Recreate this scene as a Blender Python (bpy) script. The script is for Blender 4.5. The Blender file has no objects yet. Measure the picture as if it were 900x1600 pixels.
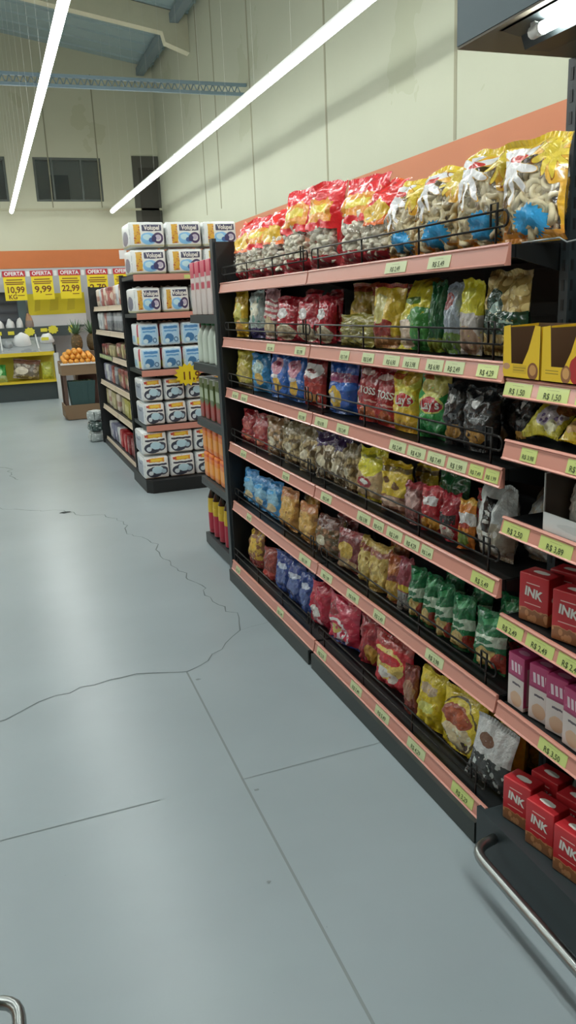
import bpy, math, random
from mathutils import Vector, Matrix, noise
random.seed(7)
SC = bpy.context.scene
COL = SC.collection
PI = math.pi
def lin(h):
    h = h.lstrip('#')
    c = [int(h[i:i+2], 16)/255 for i in (0, 2, 4)]
    return tuple(x/12.92 if x <= .04045 else ((x+.055)/1.055)**2.4 for x in c) + (1.0,)

# ------------------------------------------------------------------ materials
class S:
    """a scalar socket with arithmetic"""
    def __init__(s, nt, k): s.nt, s.k = nt, k
    def _m(s, op, *args):
        n = s.nt.nodes.new('ShaderNodeMath'); n.operation = op
        for i, a in enumerate((s,)+args):
            if isinstance(a, S): s.nt.links.new(a.k, n.inputs[i])
            else: n.inputs[i].default_value = a
        return S(s.nt, n.outputs[0])
    def __add__(s, o): return s._m('ADD', o)
    def __sub__(s, o): return s._m('SUBTRACT', o)
    def __mul__(s, o): return s._m('MULTIPLY', o)
    def __truediv__(s, o): return s._m('DIVIDE', o)
    def gt(s, o): return s._m('GREATER_THAN', o)
    def lt(s, o): return s._m('LESS_THAN', o)
    def mx(s, o): return s._m('MAXIMUM', o)
    def mn(s, o): return s._m('MINIMUM', o)
    def ab(s): return s._m('ABSOLUTE')
    def sn(s): return s._m('SINE')
    def fr(s): return s._m('FRACT')
    def sq(s): return s*s
    def at2(s, o): return s._m('ARCTAN2', o)
    def inv(s): return (s*-1.0)+1.0

class Ctx:
    def __init__(c, nt, coord='UV', off=0.0, warp=0.0):
        c.nt = nt
        t = nt.nodes.new('ShaderNodeTexCoord')
        c.vec = t.outputs[coord]
        if off:
            mp = nt.nodes.new('ShaderNodeMapping'); mp.inputs['Location'].default_value = (off, off*.7, off*.3)
            nt.links.new(c.vec, mp.inputs[0]); c.nvec = mp.outputs[0]
        else: c.nvec = c.vec
        sp = nt.nodes.new('ShaderNodeSeparateXYZ'); nt.links.new(c.vec, sp.inputs[0])
        c.u, c.v, c.w = (S(nt, o) for o in sp.outputs)
        c._n = {}
        if warp:
            for sc_, am in ((3.2, warp), (9.0, warp*.5)):
                tn = nt.nodes.new('ShaderNodeTexNoise'); tn.inputs['Scale'].default_value = sc_; nt.links.new(c.nvec, tn.inputs['Vector'])
                sn_ = nt.nodes.new('ShaderNodeSeparateColor'); nt.links.new(tn.outputs[1], sn_.inputs[0])
                c.u = c.u+(S(nt, sn_.outputs[0])-.5)*am; c.v = c.v+(S(nt, sn_.outputs[1])-.5)*am
    def n(c, scale, detail=3.0):
        """centred noise"""
        key = (scale, detail)
        if key not in c._n:
            t = c.nt.nodes.new('ShaderNodeTexNoise'); t.inputs['Scale'].default_value = scale; t.inputs['Detail'].default_value = detail
            c.nt.links.new(c.nvec, t.inputs['Vector']); c._n[key] = S(c.nt, t.outputs[0])-.5
        return c._n[key]
    def vor(c, scale, feature='F1', rnd=.8):
        key = ('v', scale, feature, rnd)
        if key not in c._n:
            t = c.nt.nodes.new('ShaderNodeTexVoronoi'); t.feature = feature; t.inputs['Scale'].default_value = scale; t.inputs['Randomness'].default_value = rnd
            c.nt.links.new(c.nvec, t.inputs['Vector']); c._n[key] = S(c.nt, t.outputs['Distance'])
        return c._n[key]
def band(a, b, w=0.0, sc=5): return lambda c: (c.v+c.n(sc)*w).gt(a)*(c.v+c.n(sc)*w).lt(b)
def vband(a, b, w=0.0, sc=5): return lambda c: (c.u+c.n(sc)*w).gt(a)*(c.u+c.n(sc)*w).lt(b)
def rect(a, b, e, f, w=0.0, sc=6): return lambda c: band(e, f, w, sc)(c)*vband(a, b, w, sc)(c)
def ell(cu, cv, ru, rv, w=0.0, sc=6): return lambda c: (((c.u-cu)/ru).sq()+((c.v-cv)/rv).sq()+c.n(sc)*w).lt(1.0)
def oring(cu, cv, ru, rv, k): return lambda c: (((c.u-cu)/ru).sq()+((c.v-cv)/rv).sq()).lt(1.0)*(((c.u-cu)/ru).sq()+((c.v-cv)/rv).sq()).gt(k)
def star(cu, cv, r, k, amp=.3, asp=1.0):
    def f(c):
        du, dv = (c.u-cu)*asp, c.v-cv
        rad = (du.sq()+dv.sq())._m('SQRT')
        return rad.lt(((du.at2(dv)*k).sn()*amp+1.0)*r)
    return f
def blot(sc, thr): return lambda c: c.n(sc).gt(thr)
def cells(sc, thr, rnd=.8): return lambda c: c.vor(sc, 'F1', rnd).gt(thr)
def ringy(sc, a=.16, b=.38): return lambda c: c.vor(sc, 'F1', .7).gt(a)*c.vor(sc, 'F1', .7).lt(b)
def stripes(k, fill=.5, ang=0.0): return lambda c: (c.u*(k*math.cos(ang))+c.v*(k*math.sin(ang))).fr().lt(fill)
def inside(*ms):
    def f(c):
        r = ms[0](c)
        for m in ms[1:]: r = r*m(c)
        return r
    return f
def notin(m): return lambda c: m(c).inv()

MATS = {}
def pm(name, base, layers=(), rough=.32, bump=.0, bsc=14.0, clear=None, metal=0.0, coord='UV', off=0.0, spec=.5, var=0.0, vsc=6.0, bdist=.01, coat=0.0, bvor=None, warp=0.0):
    if name in MATS: return MATS[name]
    m = bpy.data.materials.new(name); m.use_nodes = True
    nt = m.node_tree; nt.nodes.clear()
    out = nt.nodes.new('ShaderNodeOutputMaterial')
    p = nt.nodes.new('ShaderNodeBsdfPrincipled')
    p.inputs['Roughness'].default_value = rough; p.inputs['Metallic'].default_value = metal
    p.inputs['Specular IOR Level'].default_value = spec
    p.inputs['Coat Weight'].default_value = coat; p.inputs['Coat Roughness'].default_value = .12
    p.inputs['Base Color'].default_value = lin(base)
    nt.links.new(p.outputs[0], out.inputs[0])
    if layers or bump or clear or var:
        c = Ctx(nt, coord, off, warp)
        cur = None
        def mixc(fac, a, b):
            x = nt.nodes.new('ShaderNodeMix'); x.data_type = 'RGBA'
            if isinstance(fac, S): nt.links.new(fac.k, x.inputs[0])
            else: x.inputs[0].default_value = fac
            for sock, val in ((x.inputs[6], a), (x.inputs[7], b)):
                if isinstance(val, tuple): sock.default_value = val
                else: nt.links.new(val, sock)
            return x.outputs[2]
        cur = lin(base)
        for mask, colr in layers: cur = mixc(mask(c), cur, lin(colr))
        if var:
            k = ((c.n(vsc, 5.0)*2.0)*var)+1.0
            mul = nt.nodes.new('ShaderNodeVectorMath'); mul.operation = 'SCALE'
            if isinstance(cur, tuple): mul.inputs[0].default_value = cur[:3]
            else: nt.links.new(cur, mul.inputs[0])
            nt.links.new(k.k, mul.inputs['Scale']); cur = mul.outputs[0]
        if not isinstance(cur, tuple): nt.links.new(cur, p.inputs['Base Color'])
        if bump:
            b = nt.nodes.new('ShaderNodeBump'); b.inputs['Strength'].default_value = bump; b.inputs['Distance'].default_value = bdist
            hsrc = c.vor(bvor)*-1.0 if bvor else c.n(bsc, 4.0)
            nt.links.new(hsrc.k, b.inputs['Height']); nt.links.new(b.outputs[0], p.inputs['Normal'])
        if clear:
            tr = nt.nodes.new('ShaderNodeBsdfTransparent'); tr.inputs[0].default_value = (.985, .985, .98, 1)
            gl = nt.nodes.new('ShaderNodeBsdfGlossy'); gl.inputs['Roughness'].default_value = .16
            if bump: nt.links.new(b.outputs[0], gl.inputs['Normal'])
            f1 = nt.nodes.new('ShaderNodeMixShader'); f1.inputs[0].default_value = .10
            nt.links.new(tr.outputs[0], f1.inputs[1]); nt.links.new(gl.outputs[0], f1.inputs[2])
            f2 = nt.nodes.new('ShaderNodeMixShader'); nt.links.new(clear(c).k, f2.inputs[0])
            nt.links.new(p.outputs[0], f2.inputs[1]); nt.links.new(f1.outputs[0], f2.inputs[2])
            nt.links.new(f2.outputs[0], out.inputs[0])
    MATS[name] = m
    return m
def emis(name, colr, k):
    if name in MATS: return MATS[name]
    m = bpy.data.materials.new(name); m.use_nodes = True; nt = m.node_tree; nt.nodes.clear()
    out = nt.nodes.new('ShaderNodeOutputMaterial'); e = nt.nodes.new('ShaderNodeEmission')
    e.inputs[0].default_value = colr+(1,); e.inputs[1].default_value = k
    nt.links.new(e.outputs[0], out.inputs[0]); MATS[name] = m
    return m

# ------------------------------------------------------------------ mesh builder
_TXT = {}
def text_geo(s, bold=.0):
    key = (s, bold)
    if key not in _TXT:
        cu = bpy.data.curves.new('lettering', 'FONT'); cu.body = s; cu.size = 1.0; cu.align_x = 'CENTER'; cu.align_y = 'CENTER'; cu.offset = bold; cu.resolution_u = 3
        ob = bpy.data.objects.new('lettering', cu); COL.objects.link(ob)
        dg = bpy.context.evaluated_depsgraph_get(); dg.update()
        me = bpy.data.meshes.new_from_object(ob.evaluated_get(dg))
        _TXT[key] = ([tuple(v.co) for v in me.vertices], [tuple(p.vertices) for p in me.polygons])
        bpy.data.objects.remove(ob); bpy.data.curves.remove(cu); bpy.data.meshes.remove(me)
    return _TXT[key]

class MB:
    def __init__(b): b.v, b.f, b.m, b.uv, b.sm = [], [], [], [], []
    def face(b, idx, mi=0, uv=None, smooth=False):
        b.f.append(tuple(idx)); b.m.append(mi); b.uv.append(uv or [(0, 0)]*len(idx)); b.sm.append(smooth)
    def poly(b, pts, mi=0, uv=None):
        n = len(b.v); b.v += [tuple(p) for p in pts]; b.face(range(n, n+len(pts)), mi, uv)
    def box(b, x0, x1, y0, y1, z0, z1, mi=0, M=None):
        P = [(x0,y0,z0),(x1,y0,z0),(x1,y1,z0),(x0,y1,z0),(x0,y0,z1),(x1,y0,z1),(x1,y1,z1),(x0,y1,z1)]
        if M: P = [tuple(M @ Vector(p)) for p in P]
        n = len(b.v); b.v += P
        for q, uv in (((0,3,2,1),0),((4,5,6,7),0),((0,1,5,4),1),((1,2,6,5),1),((2,3,7,6),1),((3,0,4,7),1)):
            b.face([n+i for i in q], mi, [(0,0),(1,0),(1,1),(0,1)])
    def prism(b, pts, axis, a0, a1, mi=0):
        """pts: 2D outline; axis 'x','y','z' extrude range a0..a1"""
        def mk(p, a): return {'x': (a, p[0], p[1]), 'y': (p[0], a, p[1]), 'z': (p[0], p[1], a)}[axis]
        n = len(b.v); k = len(pts)
        b.v += [mk(p, a0) for p in pts]+[mk(p, a1) for p in pts]
        b.face(list(range(n, n+k))[::-1], mi, [(0,0)]*k); b.face(range(n+k, n+2*k), mi, [(0,0)]*k)
        for i in range(k):
            j = (i+1) % k; b.face((n+i, n+j, n+k+j, n+k+i), mi)
    def tube(b, path, r, seg=8, mi=0, caps=True):
        pts = [Vector(p) for p in path]; n0 = len(b.v); ref = None
        for i, p in enumerate(pts):
            d = (pts[min(i+1, len(pts)-1)]-pts[max(i-1, 0)]).normalized()
            if ref is None: ref = Vector((0,0,1)) if abs(d.z) < .9 else Vector((1,0,0))
            a = d.cross(ref).normalized(); ref = a.cross(d).normalized()
            for k in range(seg):
                t = 2*PI*k/seg; b.v.append(tuple(p+(a*math.cos(t)+ref*math.sin(t))*r))
        for i in range(len(pts)-1):
            for k in range(seg):
                k2 = (k+1) % seg
                b.face((n0+i*seg+k, n0+i*seg+k2, n0+(i+1)*seg+k2, n0+(i+1)*seg+k), mi, None, True)
        if caps:
            b.face([n0+k for k in range(seg)][::-1], mi); b.face([n0+(len(pts)-1)*seg+k for k in range(seg)], mi)
    def lathe(b, prof, seg=16, c=(0,0,0), mi=0, mis=None):
        n0 = len(b.v); L = len(prof)
        for r, z in prof:
            for k in range(seg):
                t = 2*PI*k/seg; b.v.append((c[0]+r*math.cos(t), c[1]+r*math.sin(t), c[2]+z))
        for i in range(L-1):
            for k in range(seg):
                k2 = (k+1) % seg
                b.face((n0+i*seg+k, n0+i*seg+k2, n0+(i+1)*seg+k2, n0+(i+1)*seg+k), mis[i] if mis else mi,
                       [(k/seg, i/(L-1)), ((k+1)/seg, i/(L-1)), ((k+1)/seg, (i+1)/(L-1)), (k/seg, (i+1)/(L-1))], True)
        b.face([n0+k for k in range(seg)][::-1], mi); b.face([n0+(L-1)*seg+k for k in range(seg)], mis[-1] if mis else mi)
    def grid(b, fn, nu, nv, mi=0, flip=False, uvf=None, smooth=True):
        n0 = len(b.v)
        for j in range(nv+1):
            for i in range(nu+1): b.v.append(tuple(fn(i/nu, j/nv)))
        for j in range(nv):
            for i in range(nu):
                q = [(i,j),(i+1,j),(i+1,j+1),(i,j+1)]
                if flip: q = q[::-1]
                uv = [(uvf(a/nu, c/nv) if uvf else (a/nu, c/nv)) for a, c in q]
                b.face([n0+c*(nu+1)+a for a, c in q], mi, uv, smooth)
    def text(b, s, M, size=1.0, mi=0, bold=.0, sx=1.0, fn=None):
        V, Fc = text_geo(s, bold); n = len(b.v)
        for x, y, z in V:
            p = (x*size*sx, y*size)
            b.v.append(tuple(fn(*p)) if fn else tuple(M @ Vector((p[0], p[1], 0))))
        for q in Fc: b.face([n+i for i in q], mi)
    def mesh(b, name, mats):
        me = bpy.data.meshes.new(name); me.from_pydata(b.v, [], b.f)
        for m in mats: me.materials.append(m)
        uvl = me.uv_layers.new(name='UVMap'); li = 0
        flat = [c for uv in b.uv for q in uv for c in q]
        uvl.data.foreach_set('uv', flat)
        me.polygons.foreach_set('material_index', b.m); me.polygons.foreach_set('use_smooth', b.sm)
        me.update()
        return me
    def obj(b, name, mats, parent=None, loc=(0,0,0), rot=(0,0,0)):
        return link(name, b.mesh(name, mats if isinstance(mats, (list, tuple)) else [mats]), parent, loc, rot)

def link(name, me, parent=None, loc=(0,0,0), rot=(0,0,0)):
    o = bpy.data.objects.new(name, me); COL.objects.link(o)
    o.location = loc; o.rotation_euler = rot
    if parent is not None: o.parent = parent
    return o
def tag(o, label, cat, group=None):
    o['label'] = label; o['category'] = cat
    if group: o['group'] = group
    return o
def thing(name, label, cat, loc=(0,0,0), rot=(0,0,0), group=None):
    return tag(link(name, None, None, loc, rot), label, cat, group)
def struct(name, mb, mats, parent=None):
    o = mb.obj(name, mats, parent)
    if parent is None: o['kind'] = 'structure'
    return o
def nz(x, y, z): return noise.noise(Vector((x, y, z)))
ORD = ['zeroth','first','second','third','fourth','fifth','sixth','seventh','eighth','ninth','tenth','eleventh','twelfth','thirteenth','fourteenth','fifteenth','sixteenth','seventeenth','eighteenth','nineteenth','twentieth']

# ------------------------------------------------------------------ camera
cam = bpy.data.cameras.new('camera'); cam.sensor_fit = 'VERTICAL'; cam.sensor_height = 36.0
cam.lens = 1236.06*36.0/1600.0; cam.clip_start = .05; cam.clip_end = 100
co = bpy.data.objects.new('camera', cam); COL.objects.link(co)
r2 = Vector((0.93651421, -0.34804211, -0.04251847)); u2 = Vector((0.12750755, 0.22509221, 0.96595824)); fw = Vector((0.32662357, 0.91005505, -0.25518005))
co.matrix_world = Matrix(((r2.x, u2.x, -fw.x, 0), (r2.y, u2.y, -fw.y, 0), (r2.z, u2.z, -fw.z, 1.65), (0, 0, 0, 1)))
SC.camera = co
SC.view_settings.view_transform = 'Standard'; SC.view_settings.look = 'None'
SC.view_settings.exposure = 0.08; SC.view_settings.gamma = 1.0; SC.view_settings.use_curve_mapping = False
w = bpy.data.worlds.new('world'); SC.world = w; w.use_nodes = True
w.node_tree.nodes['Background'].inputs[0].default_value = (.5, .55, .55, 1); w.node_tree.nodes['Background'].inputs[1].default_value = .05
SC.cycles.max_bounces = 7; SC.cycles.transparent_max_bounces = 12; SC.cycles.caustics_reflective = False; SC.cycles.caustics_refractive = False
SC.cycles.sample_clamp_indirect = 4.0

# ------------------------------------------------------------------ common materials
BLACK = pm('black_metal', '#15191a', rough=.45)
DARK = pm('dark_grey_metal', '#2b3233', rough=.45)
SLATE = pm('slate_metal', '#2c3538', rough=.42)
WIRE = pm('wire_metal', '#191713', rough=.35, metal=.3)
PINK = pm('salmon_plastic', '#cd8d7c', rough=.36, coat=.35)
PALE = pm('pale_plastic', '#cdbda6', rough=.35)
CARD = pm('tag_card', '#c6d37e', rough=.35, coat=.3)
CARDP = pm('tag_card_pale', '#c9d3a2', rough=.35)
INK = pm('ink', '#3c4a25', rough=.6)
CHROME = pm('chrome', '#9fa3a1', rough=.30, metal=1.0)
WHITEP = pm('white_plastic', '#e8e8e4', rough=.4)
LAMP = emis('lamp_light', (.96, 1.0, .965), 35.0)
LAMPUP = emis('lamp_light_upper', (.96, 1.0, .96), 11.0)
CONC = pm('concrete_floor', '#9aa6aa', [(lambda c: (c.n(60, 2)).gt(.28), '#8e9a9e'), (lambda c: (c.n(11, 3)).gt(.30), '#939fa2')], rough=.31, bump=.05, bsc=30, coord='Object', var=.16, vsc=1.3, bdist=.002)
def WALLM(name, axis_band, base='#a9ac97', second='#a3a68f'):
    return pm(name, base, [(lambda c: (c.n(.45, 5)+c.n(2.2, 3)*.3).gt(.13), second), (lambda c: c.w.lt(axis_band), '#b3704e')], rough=.7, bump=.08, bsc=9, coord='Object', var=.10, vsc=.7)
# ------------------------------------------------------------------ room
XW, YW = 3.874, 18.0
b = MB(); b.box(-9, XW+.3, -6, YW+.3, -.2, 0); floor = struct('floor', b, CONC)
CR = pm('crack_fill', '#727b7a', rough=.9); JT = pm('joint_fill', '#848d8c', rough=.8); CHIP = pm('chip_fill', '#3a4140', rough=.95)
def strip(name, pts, wd, mat, jag=0.0, seed=0):
    rnd = random.Random(seed); P = []
    for i in range(len(pts)-1):
        a, c = Vector(pts[i]), Vector(pts[i+1]); n = max(1, int((c-a).length/.06)) if jag else 1
        for k in range(n):
            q = a.lerp(c, k/n)
            if jag and (i or k): q += Vector((rnd.uniform(-jag, jag), rnd.uniform(-jag, jag)))
            P.append(q)
    P.append(Vector(pts[-1])); bb = MB(); n0 = 0
    for i, p in enumerate(P):
        d = (P[min(i+1, len(P)-1)]-P[max(i-1, 0)]).normalized(); nn = Vector((-d.y, d.x))*(wd/2*(rnd.uniform(.5, 1.4) if jag else 1))
        bb.v += [(p.x+nn.x, p.y+nn.y, .0012), (p.x-nn.x, p.y-nn.y, .0012)]
    for i in range(len(P)-1): bb.face((2*i+1, 2*i+3, 2*i+2, 2*i))
    return bb.obj(name, mat, floor)
strip('saw_joint', [(.671, 3.37), (.654, 2.4), (.643, 1.355), (.62, -1)], .0085, JT)
strip('cross_joint', [(-2.5, 2.40), (.354, 2.432)], .0045, JT)
strip('cross_joint', [(.66, 2.432), (1.7, 2.462)], .0035, JT)
strip('crack', [(1.042, 3.728), (.93, 3.60), (.80, 3.45), (.671, 3.37)], .005, CR, .012, 3)
strip('crack', [(1.042, 3.728), (1.09, 3.95), (1.02, 4.15), (1.03, 4.45), (.98, 4.75), (.93, 5.15), (.95, 5.5), (.82, 5.9), (.83, 6.25), (.72, 6.55), (.55, 6.65), (.42, 6.9)], .006, CR, .022, 5)
strip('crack', [(.42, 6.9), (.15, 7.05), (-.1, 7.3), (-.5, 7.5), (-1.2, 7.6)], .007, CR, .03, 8)
strip('crack', [(.671, 3.37), (.45, 3.45), (.2, 3.42), (.0, 3.36), (-.14, 3.27), (-.5, 3.2)], .006, CR, .014, 11)
strip('crack', [(1.042, 3.728), (1.25, 3.78)], .003, JT, .006, 12)
strip('crack', [(-.2, 9.6), (.05, 9.2), (.02, 8.8), (.1, 8.5)], .012, JT, .03, 13)
for (cx, cy, rr) in ((.42, 6.82, .06), (.70, 3.27, .014), (.68, 2.35, .012), (.57, 1.9, .008)):
    bb = MB(); bb.poly([(cx+rr*math.cos(t)*random.uniform(.6, 1.2), cy+rr*.6*math.sin(t)*random.uniform(.6, 1.2), .0016) for t in [2*PI*k/11 for k in range(11)]]); bb.obj('chipped_spot', CHIP if rr > .03 else JT, floor)

WR = WALLM('wall_paint', 2.905); WF = WALLM('far_wall_paint', 0.0, '#bcbda6', '#b5b69c')  # same wall paint twice; far copy lightened in colour to offset dimmer light
b = MB(); b.box(XW, XW+.2, -6, YW+.2, 0, 6.95); wall_r = struct('wall_right', b, WR)
JM = pm('panel_gap', '#8d8b76', rough=.9)
for y in (.9, 3.55, 6.25, 8.94, 11.6, 13.38, 14.3):
    b = MB(); b.prism([(XW-.004, y-.02), (XW+.01, y-.03), (XW+.01, y+.03), (XW-.004, y+.02)], 'z', 2.91 if y < 13 else 3.2, 6.45); b.obj('panel_joint', JM, wall_r)
# far wall with openings
b = MB(); T = .22
def wrect(x0, x1, z0, z1): b.box(x0, x1, YW, YW+T, z0, z1)
wins = [(-.62, .76), (1.293, 2.652), (3.32, XW)]
wrect(-9, XW, 0, 3.88); wrect(-9, XW, 4.73, 8.9); wrect(-9, -.62, 3.88, 4.73); wrect(.76, 1.293, 3.88, 4.73); wrect(2.652, 3.32, 3.88, 4.73)
wall_f = struct('wall_far', b, WF)
b = MB(); b.box(-9, XW, YW-.03, YW, 3.70, 3.745); struct('trim_1', b, pm('sill_paint', '#b4b298', rough=.7))
ORANGE = pm('orange_paint', '#bf6e3a', rough=.55, coord='Object', var=.06)
b = MB(); b.box(-9, XW, YW-.02, YW, 2.575, 2.925); struct('trim_2', b, ORANGE)
b = MB(); b.box(-9, XW, YW-.015, YW, 0, 2.57); struct('trim_3', b, pm('grey_panel', '#b3b8bd', rough=.5, coord='Object', var=.06))
for x in (-.6, .55, 1.6, 2.6):
    b = MB(); b.box(x-.012, x+.012, YW-.004, YW, 3.76, 6.3); b.obj('panel_joint', JM, wall_f)
FRM = pm('window_frame_paint', '#5d645f', rough=.5); GLS = pm('window_glass', '#20282c', rough=.06, clear=lambda c: (c.v*0.0)+1.0)
ROOMW = pm('office_wall', '#8d938c', rough=.8); ROOMD = pm('office_dark', '#2a302e', rough=.8)
for i, (x0, x1) in enumerate(wins):
    f = .045
    b = MB(); z0, z1 = 3.88, 4.73
    b.box(x0, x1, YW+.03, YW+.1, z0, z0+f); b.box(x0, x1, YW+.03, YW+.1, z1-f, z1); b.box(x0, x0+f, YW+.03, YW+.1, z0+f, z1-f); b.box(x1-f, x1, YW+.03, YW+.1, z0+f, z1-f)
    for k in (1, 2): xm = x0+(x1-x0)*(.27 if k == 1 else .70); b.box(xm-.02, xm+.02, YW+.03, YW+.1, z0+f, z1-f)
    wo = struct('window_%d' % (i+1), b, FRM)
    b = MB(); b.box(x0+f, x1-f, YW+.06, YW+.066, z0+f, z1-f); b.obj('pane', GLS, wo)
    b = MB(); yb = YW+1.1
    b.box(x0-.1, x1+.1, yb, yb+.03, z0-.1, z1+.1); b.box(x0-.12, x0-.1, YW+T, yb, z0-.1, z1+.1); b.box(x1+.1, x1+.12, YW+T, yb, z0-.1, z1+.1); b.box(x0-.1, x1+.1, YW+T, yb, z0-.12, z0-.1); b.box(x0-.1, x1+.1, YW+T, yb, z1+.1, z1+.12)
    b.box(x0+(x1-x0)*.3, x0+(x1-x0)*.58, yb-.04, yb-.002, z0-.1, z1-.18, 1)
    b.obj('office_shell', [ROOMW, ROOMD], wo)
# dark opening in the far right corner
b = MB(); b.box(3.30, XW-.01, YW-.02, YW-.002, 3.30, 4.78); b.box(3.42, XW-.06, YW-.03, YW-.02, 3.34, 4.55, 1)
struct('door_1', b, [pm('door_dark', '#4c4c44', rough=.6), pm('door_leaf', '#37352f', rough=.5)])
# roof, eaves, beams
ROOF = pm('roof_sheet', '#8fa3a4', rough=.55, coord='Object', var=.06)
b = MB(); sl = .16
def rz(x): return 6.47+(3.99-x)*sl
n = 60
prof = []
b.grid(lambda u, v: (4.05-(13.2*u), -6+24.3*v, rz(4.05-13.2*u)), 8, 4)
roof = struct('ceiling', b, ROOF)
b = MB()
for k in range(0, 49): y = -5.8+k*.5; b.prism([(y-.02, 0), (y+.02, 0), (y+.035, .03), (y-.035, .03)], 'x', 0, 1)
# ribs follow the slope
for i, v in enumerate(b.v): x = 3.95-13*v[0]; b.v[i] = (x, v[1], rz(x)-.03+v[2])
b.obj('sheet_ribs', ROOF, roof)
BEAMC = pm('beam_concrete', '#c9c7ae', rough=.7, coord='Object', var=.08)
b = MB(); yb = 14.85
b.prism([(-9, rz(-9)-.38), (3.42, rz(3.42)-.38), (3.46, 6.02), (XW-.003, 5.88), (XW-.003, 6.46), (-9, rz(-9)-.03)], 'y', yb-.1, yb+.1); struct('beam_far', b, BEAMC)
b = MB(); b.box(3.55, 3.70, 5, YW, 6.32, 6.46); struct('beam_eave', b, pm('eave_metal', '#6d7c80', rough=.6))
# lattice girder across the hall
GIR = pm('girder_paint', '#7f95a0', rough=.5)
g = thing('lattice_girder', 'blue grey lattice girder spanning the hall below the roof', 'girder', (0, 11.75, 4.60))
b = MB(); b.box(-9, XW-.005, -.02, .02, .03, .07); b.obj('top_chord', GIR, g)
b = MB(); b.box(-9, XW-.005, -.02, .02, -.09, -.05); b.obj('bottom_chord', GIR, g)
b = MB()
for k in range(int(12.8/.09)):
    x = -9+k*.09
    for q in ((x, -.06, x+.045, .04), (x+.045, .04, x+.09, -.06)): b.tube([(q[0], 0, q[1]), (q[2], 0, q[3])], .008, 4)
b.obj('lacing', GIR, g)
# other walls close the hall behind the camera
b = MB(); b.box(-9.2, -9, -6, YW+.2, 0, 8.9); struct('wall_left', b, WR)
b = MB(); b.box(-9, XW, -6.2, -6, 0, 8.9); struct('wall_back', b, WR)

# ------------------------------------------------------------------ line lamps
HOUS = pm('lamp_housing', '#d9dcd8', rough=.5)
def lamp_mesh(L, up=2.9):
    h = MB(); h.box(-.014, .014, 0, L, .034, .062)
    d = MB(); d.tube([(0, .004, 0), (0, L-.004, 0)], .038, 16)
    d.m = [1 if len(q) == 4 and sum(d.v[i][2] for i in q)/4 > .004 else 0 for q in d.f]
    for y in (.10, L-.10): h.box(-.012, .012, y-.02, y+.02, .030, .036)
    out = [h.mesh('housing', [HOUS]), d.mesh('diffuser', [LAMP, LAMPUP])]
    for q in (.25, .75):
        c = MB(); c.tube([(0, L*q, .06), (0, L*q, up)], .0008, 4); out.append(c.mesh('suspension_wire', [HOUS]))
    return out
for X, row in ((.745, 'left'), (2.72, 'right')):
    LM = lamp_mesh(1.955, rz(X)-3.63)
    for k in range(11):
        y = 15.52-2.0*k
        t = thing('ceiling_lamp', f'lit white tube lamp, {ORD[k+1]} from the far wall in the {row} ceiling row', 'lamp', (X, y, 3.63), group=f'tube lamps of the {row} ceiling row')
        for nm, me in zip(('housing', 'diffuser', 'suspension_wire', 'suspension_wire'), LM): link(nm, me, t)
for X, row in ((-1.23, 'nearer'), (-5.2, 'farther')):
    LMX = lamp_mesh(3.9, rz(X)-3.63)
    for k in range(4):
        y = 13.6-4.0*k
        t = thing('ceiling_lamp', f'long lit tube lamp, {ORD[k+1]} from the far wall, {row} row over the left aisles', 'lamp', (X, y, 3.63), group='tube lamps over the left aisles')
        for nm, me in zip(('housing', 'diffuser', 'suspension_wire', 'suspension_wire'), LMX): link(nm, me, t)

# ------------------------------------------------------------------ shelving
def sub(root, mb, name, mats, parent=None):
    """a part built in world coordinates under a root that stands at root.location (no rotation)"""
    p = parent or root
    o = mb.obj(name, mats, p)
    if p is root: o.location = -root.location
    return o
def rail_profile(x, z, h=.056):
    k = .009
    return [(x+.016, z), (x+k-.001, z+.001), (x+k-.005, z-.004), (x+k-.001, z-.008), (x-.001, z-h+.008), (x-.006, z-h+.004), (x-.002, z-h), (x+.016, z-h)]
PRICES = ['R$ 2,49', 'R$ 3,98', 'R$ 5,49', 'R$ 1,99', 'R$ 4,29', 'R$ 6,90', 'R$ 3,29', 'R$ 7,49']
def price_label(parent, x, ya, yb, zc, h, txt, pale=False, face=-1):
    """tag card on a rail that faces -X; ya > yb"""
    m = MB(); kk = .25; xa_, xb_ = x+.0045-kk*h/2, x+.0045+kk*h/2
    m.prism([(xa_-.0018, zc-h/2), (xa_, zc-h/2), (xb_, zc+h/2), (xb_-.0018, zc+h/2)], 'y', yb+.003, ya-.003, 0)
    yc = (ya+yb)/2; wd = ya-yb
    Mx = Matrix(((0, kk, -1, x+.002-kk*.006), (-1, 0, 0, yc), (0, 1, 0, zc-.006), (0, 0, 0, 1)))
    m.text(txt, Mx, min(h*.62, wd*.22), 1, .012)
    Mx2 = Mx.copy(); Mx2[2][3] = zc+h*.30; Mx2[0][3] = x+.002+kk*h*.30
    m.text('— ———— ——', Mx2, h*.22, 1, 0, .55 if wd < .11 else .8)
    return m.obj('price_label', [CARDP if pale else CARD, INK], parent)
def fence(parent, x, y0, y1, z, hb=(.045, .085)):
    m = MB(); r = .0033
    for h in hb: m.tube([(x, y0+.02, z+h), (x, y1-.02, z+h)], r, 6)
    for y, s in ((y0+.02, -1), (y1-.02, 1)):
        P = [(x, y, z+hb[0])]+[(x, y+s*.018*math.sin(PI*k/6), z+hb[0]+(hb[-1]-hb[0])*(1-math.cos(PI*k/6))/2) for k in range(1, 6)]+[(x, y, z+hb[-1])]
        m.tube(P, r, 6)
    n = 3
    for k in range(n+1):
        y = y0+.06+(y1-y0-.12)*k/n
        m.tube([(x+.004, y, z+.001), (x+.004, y, z+hb[-1])], r, 6)
    y = y0+.05
    m.tube([(x, y, z+hb[0]), (x, y, z+hb[-1]+.02), (x, y+.03, z+hb[-1]+.02), (x, y+.03, z+hb[0])], r, 6)
    return m.obj('wire_fence', WIRE, parent)
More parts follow.
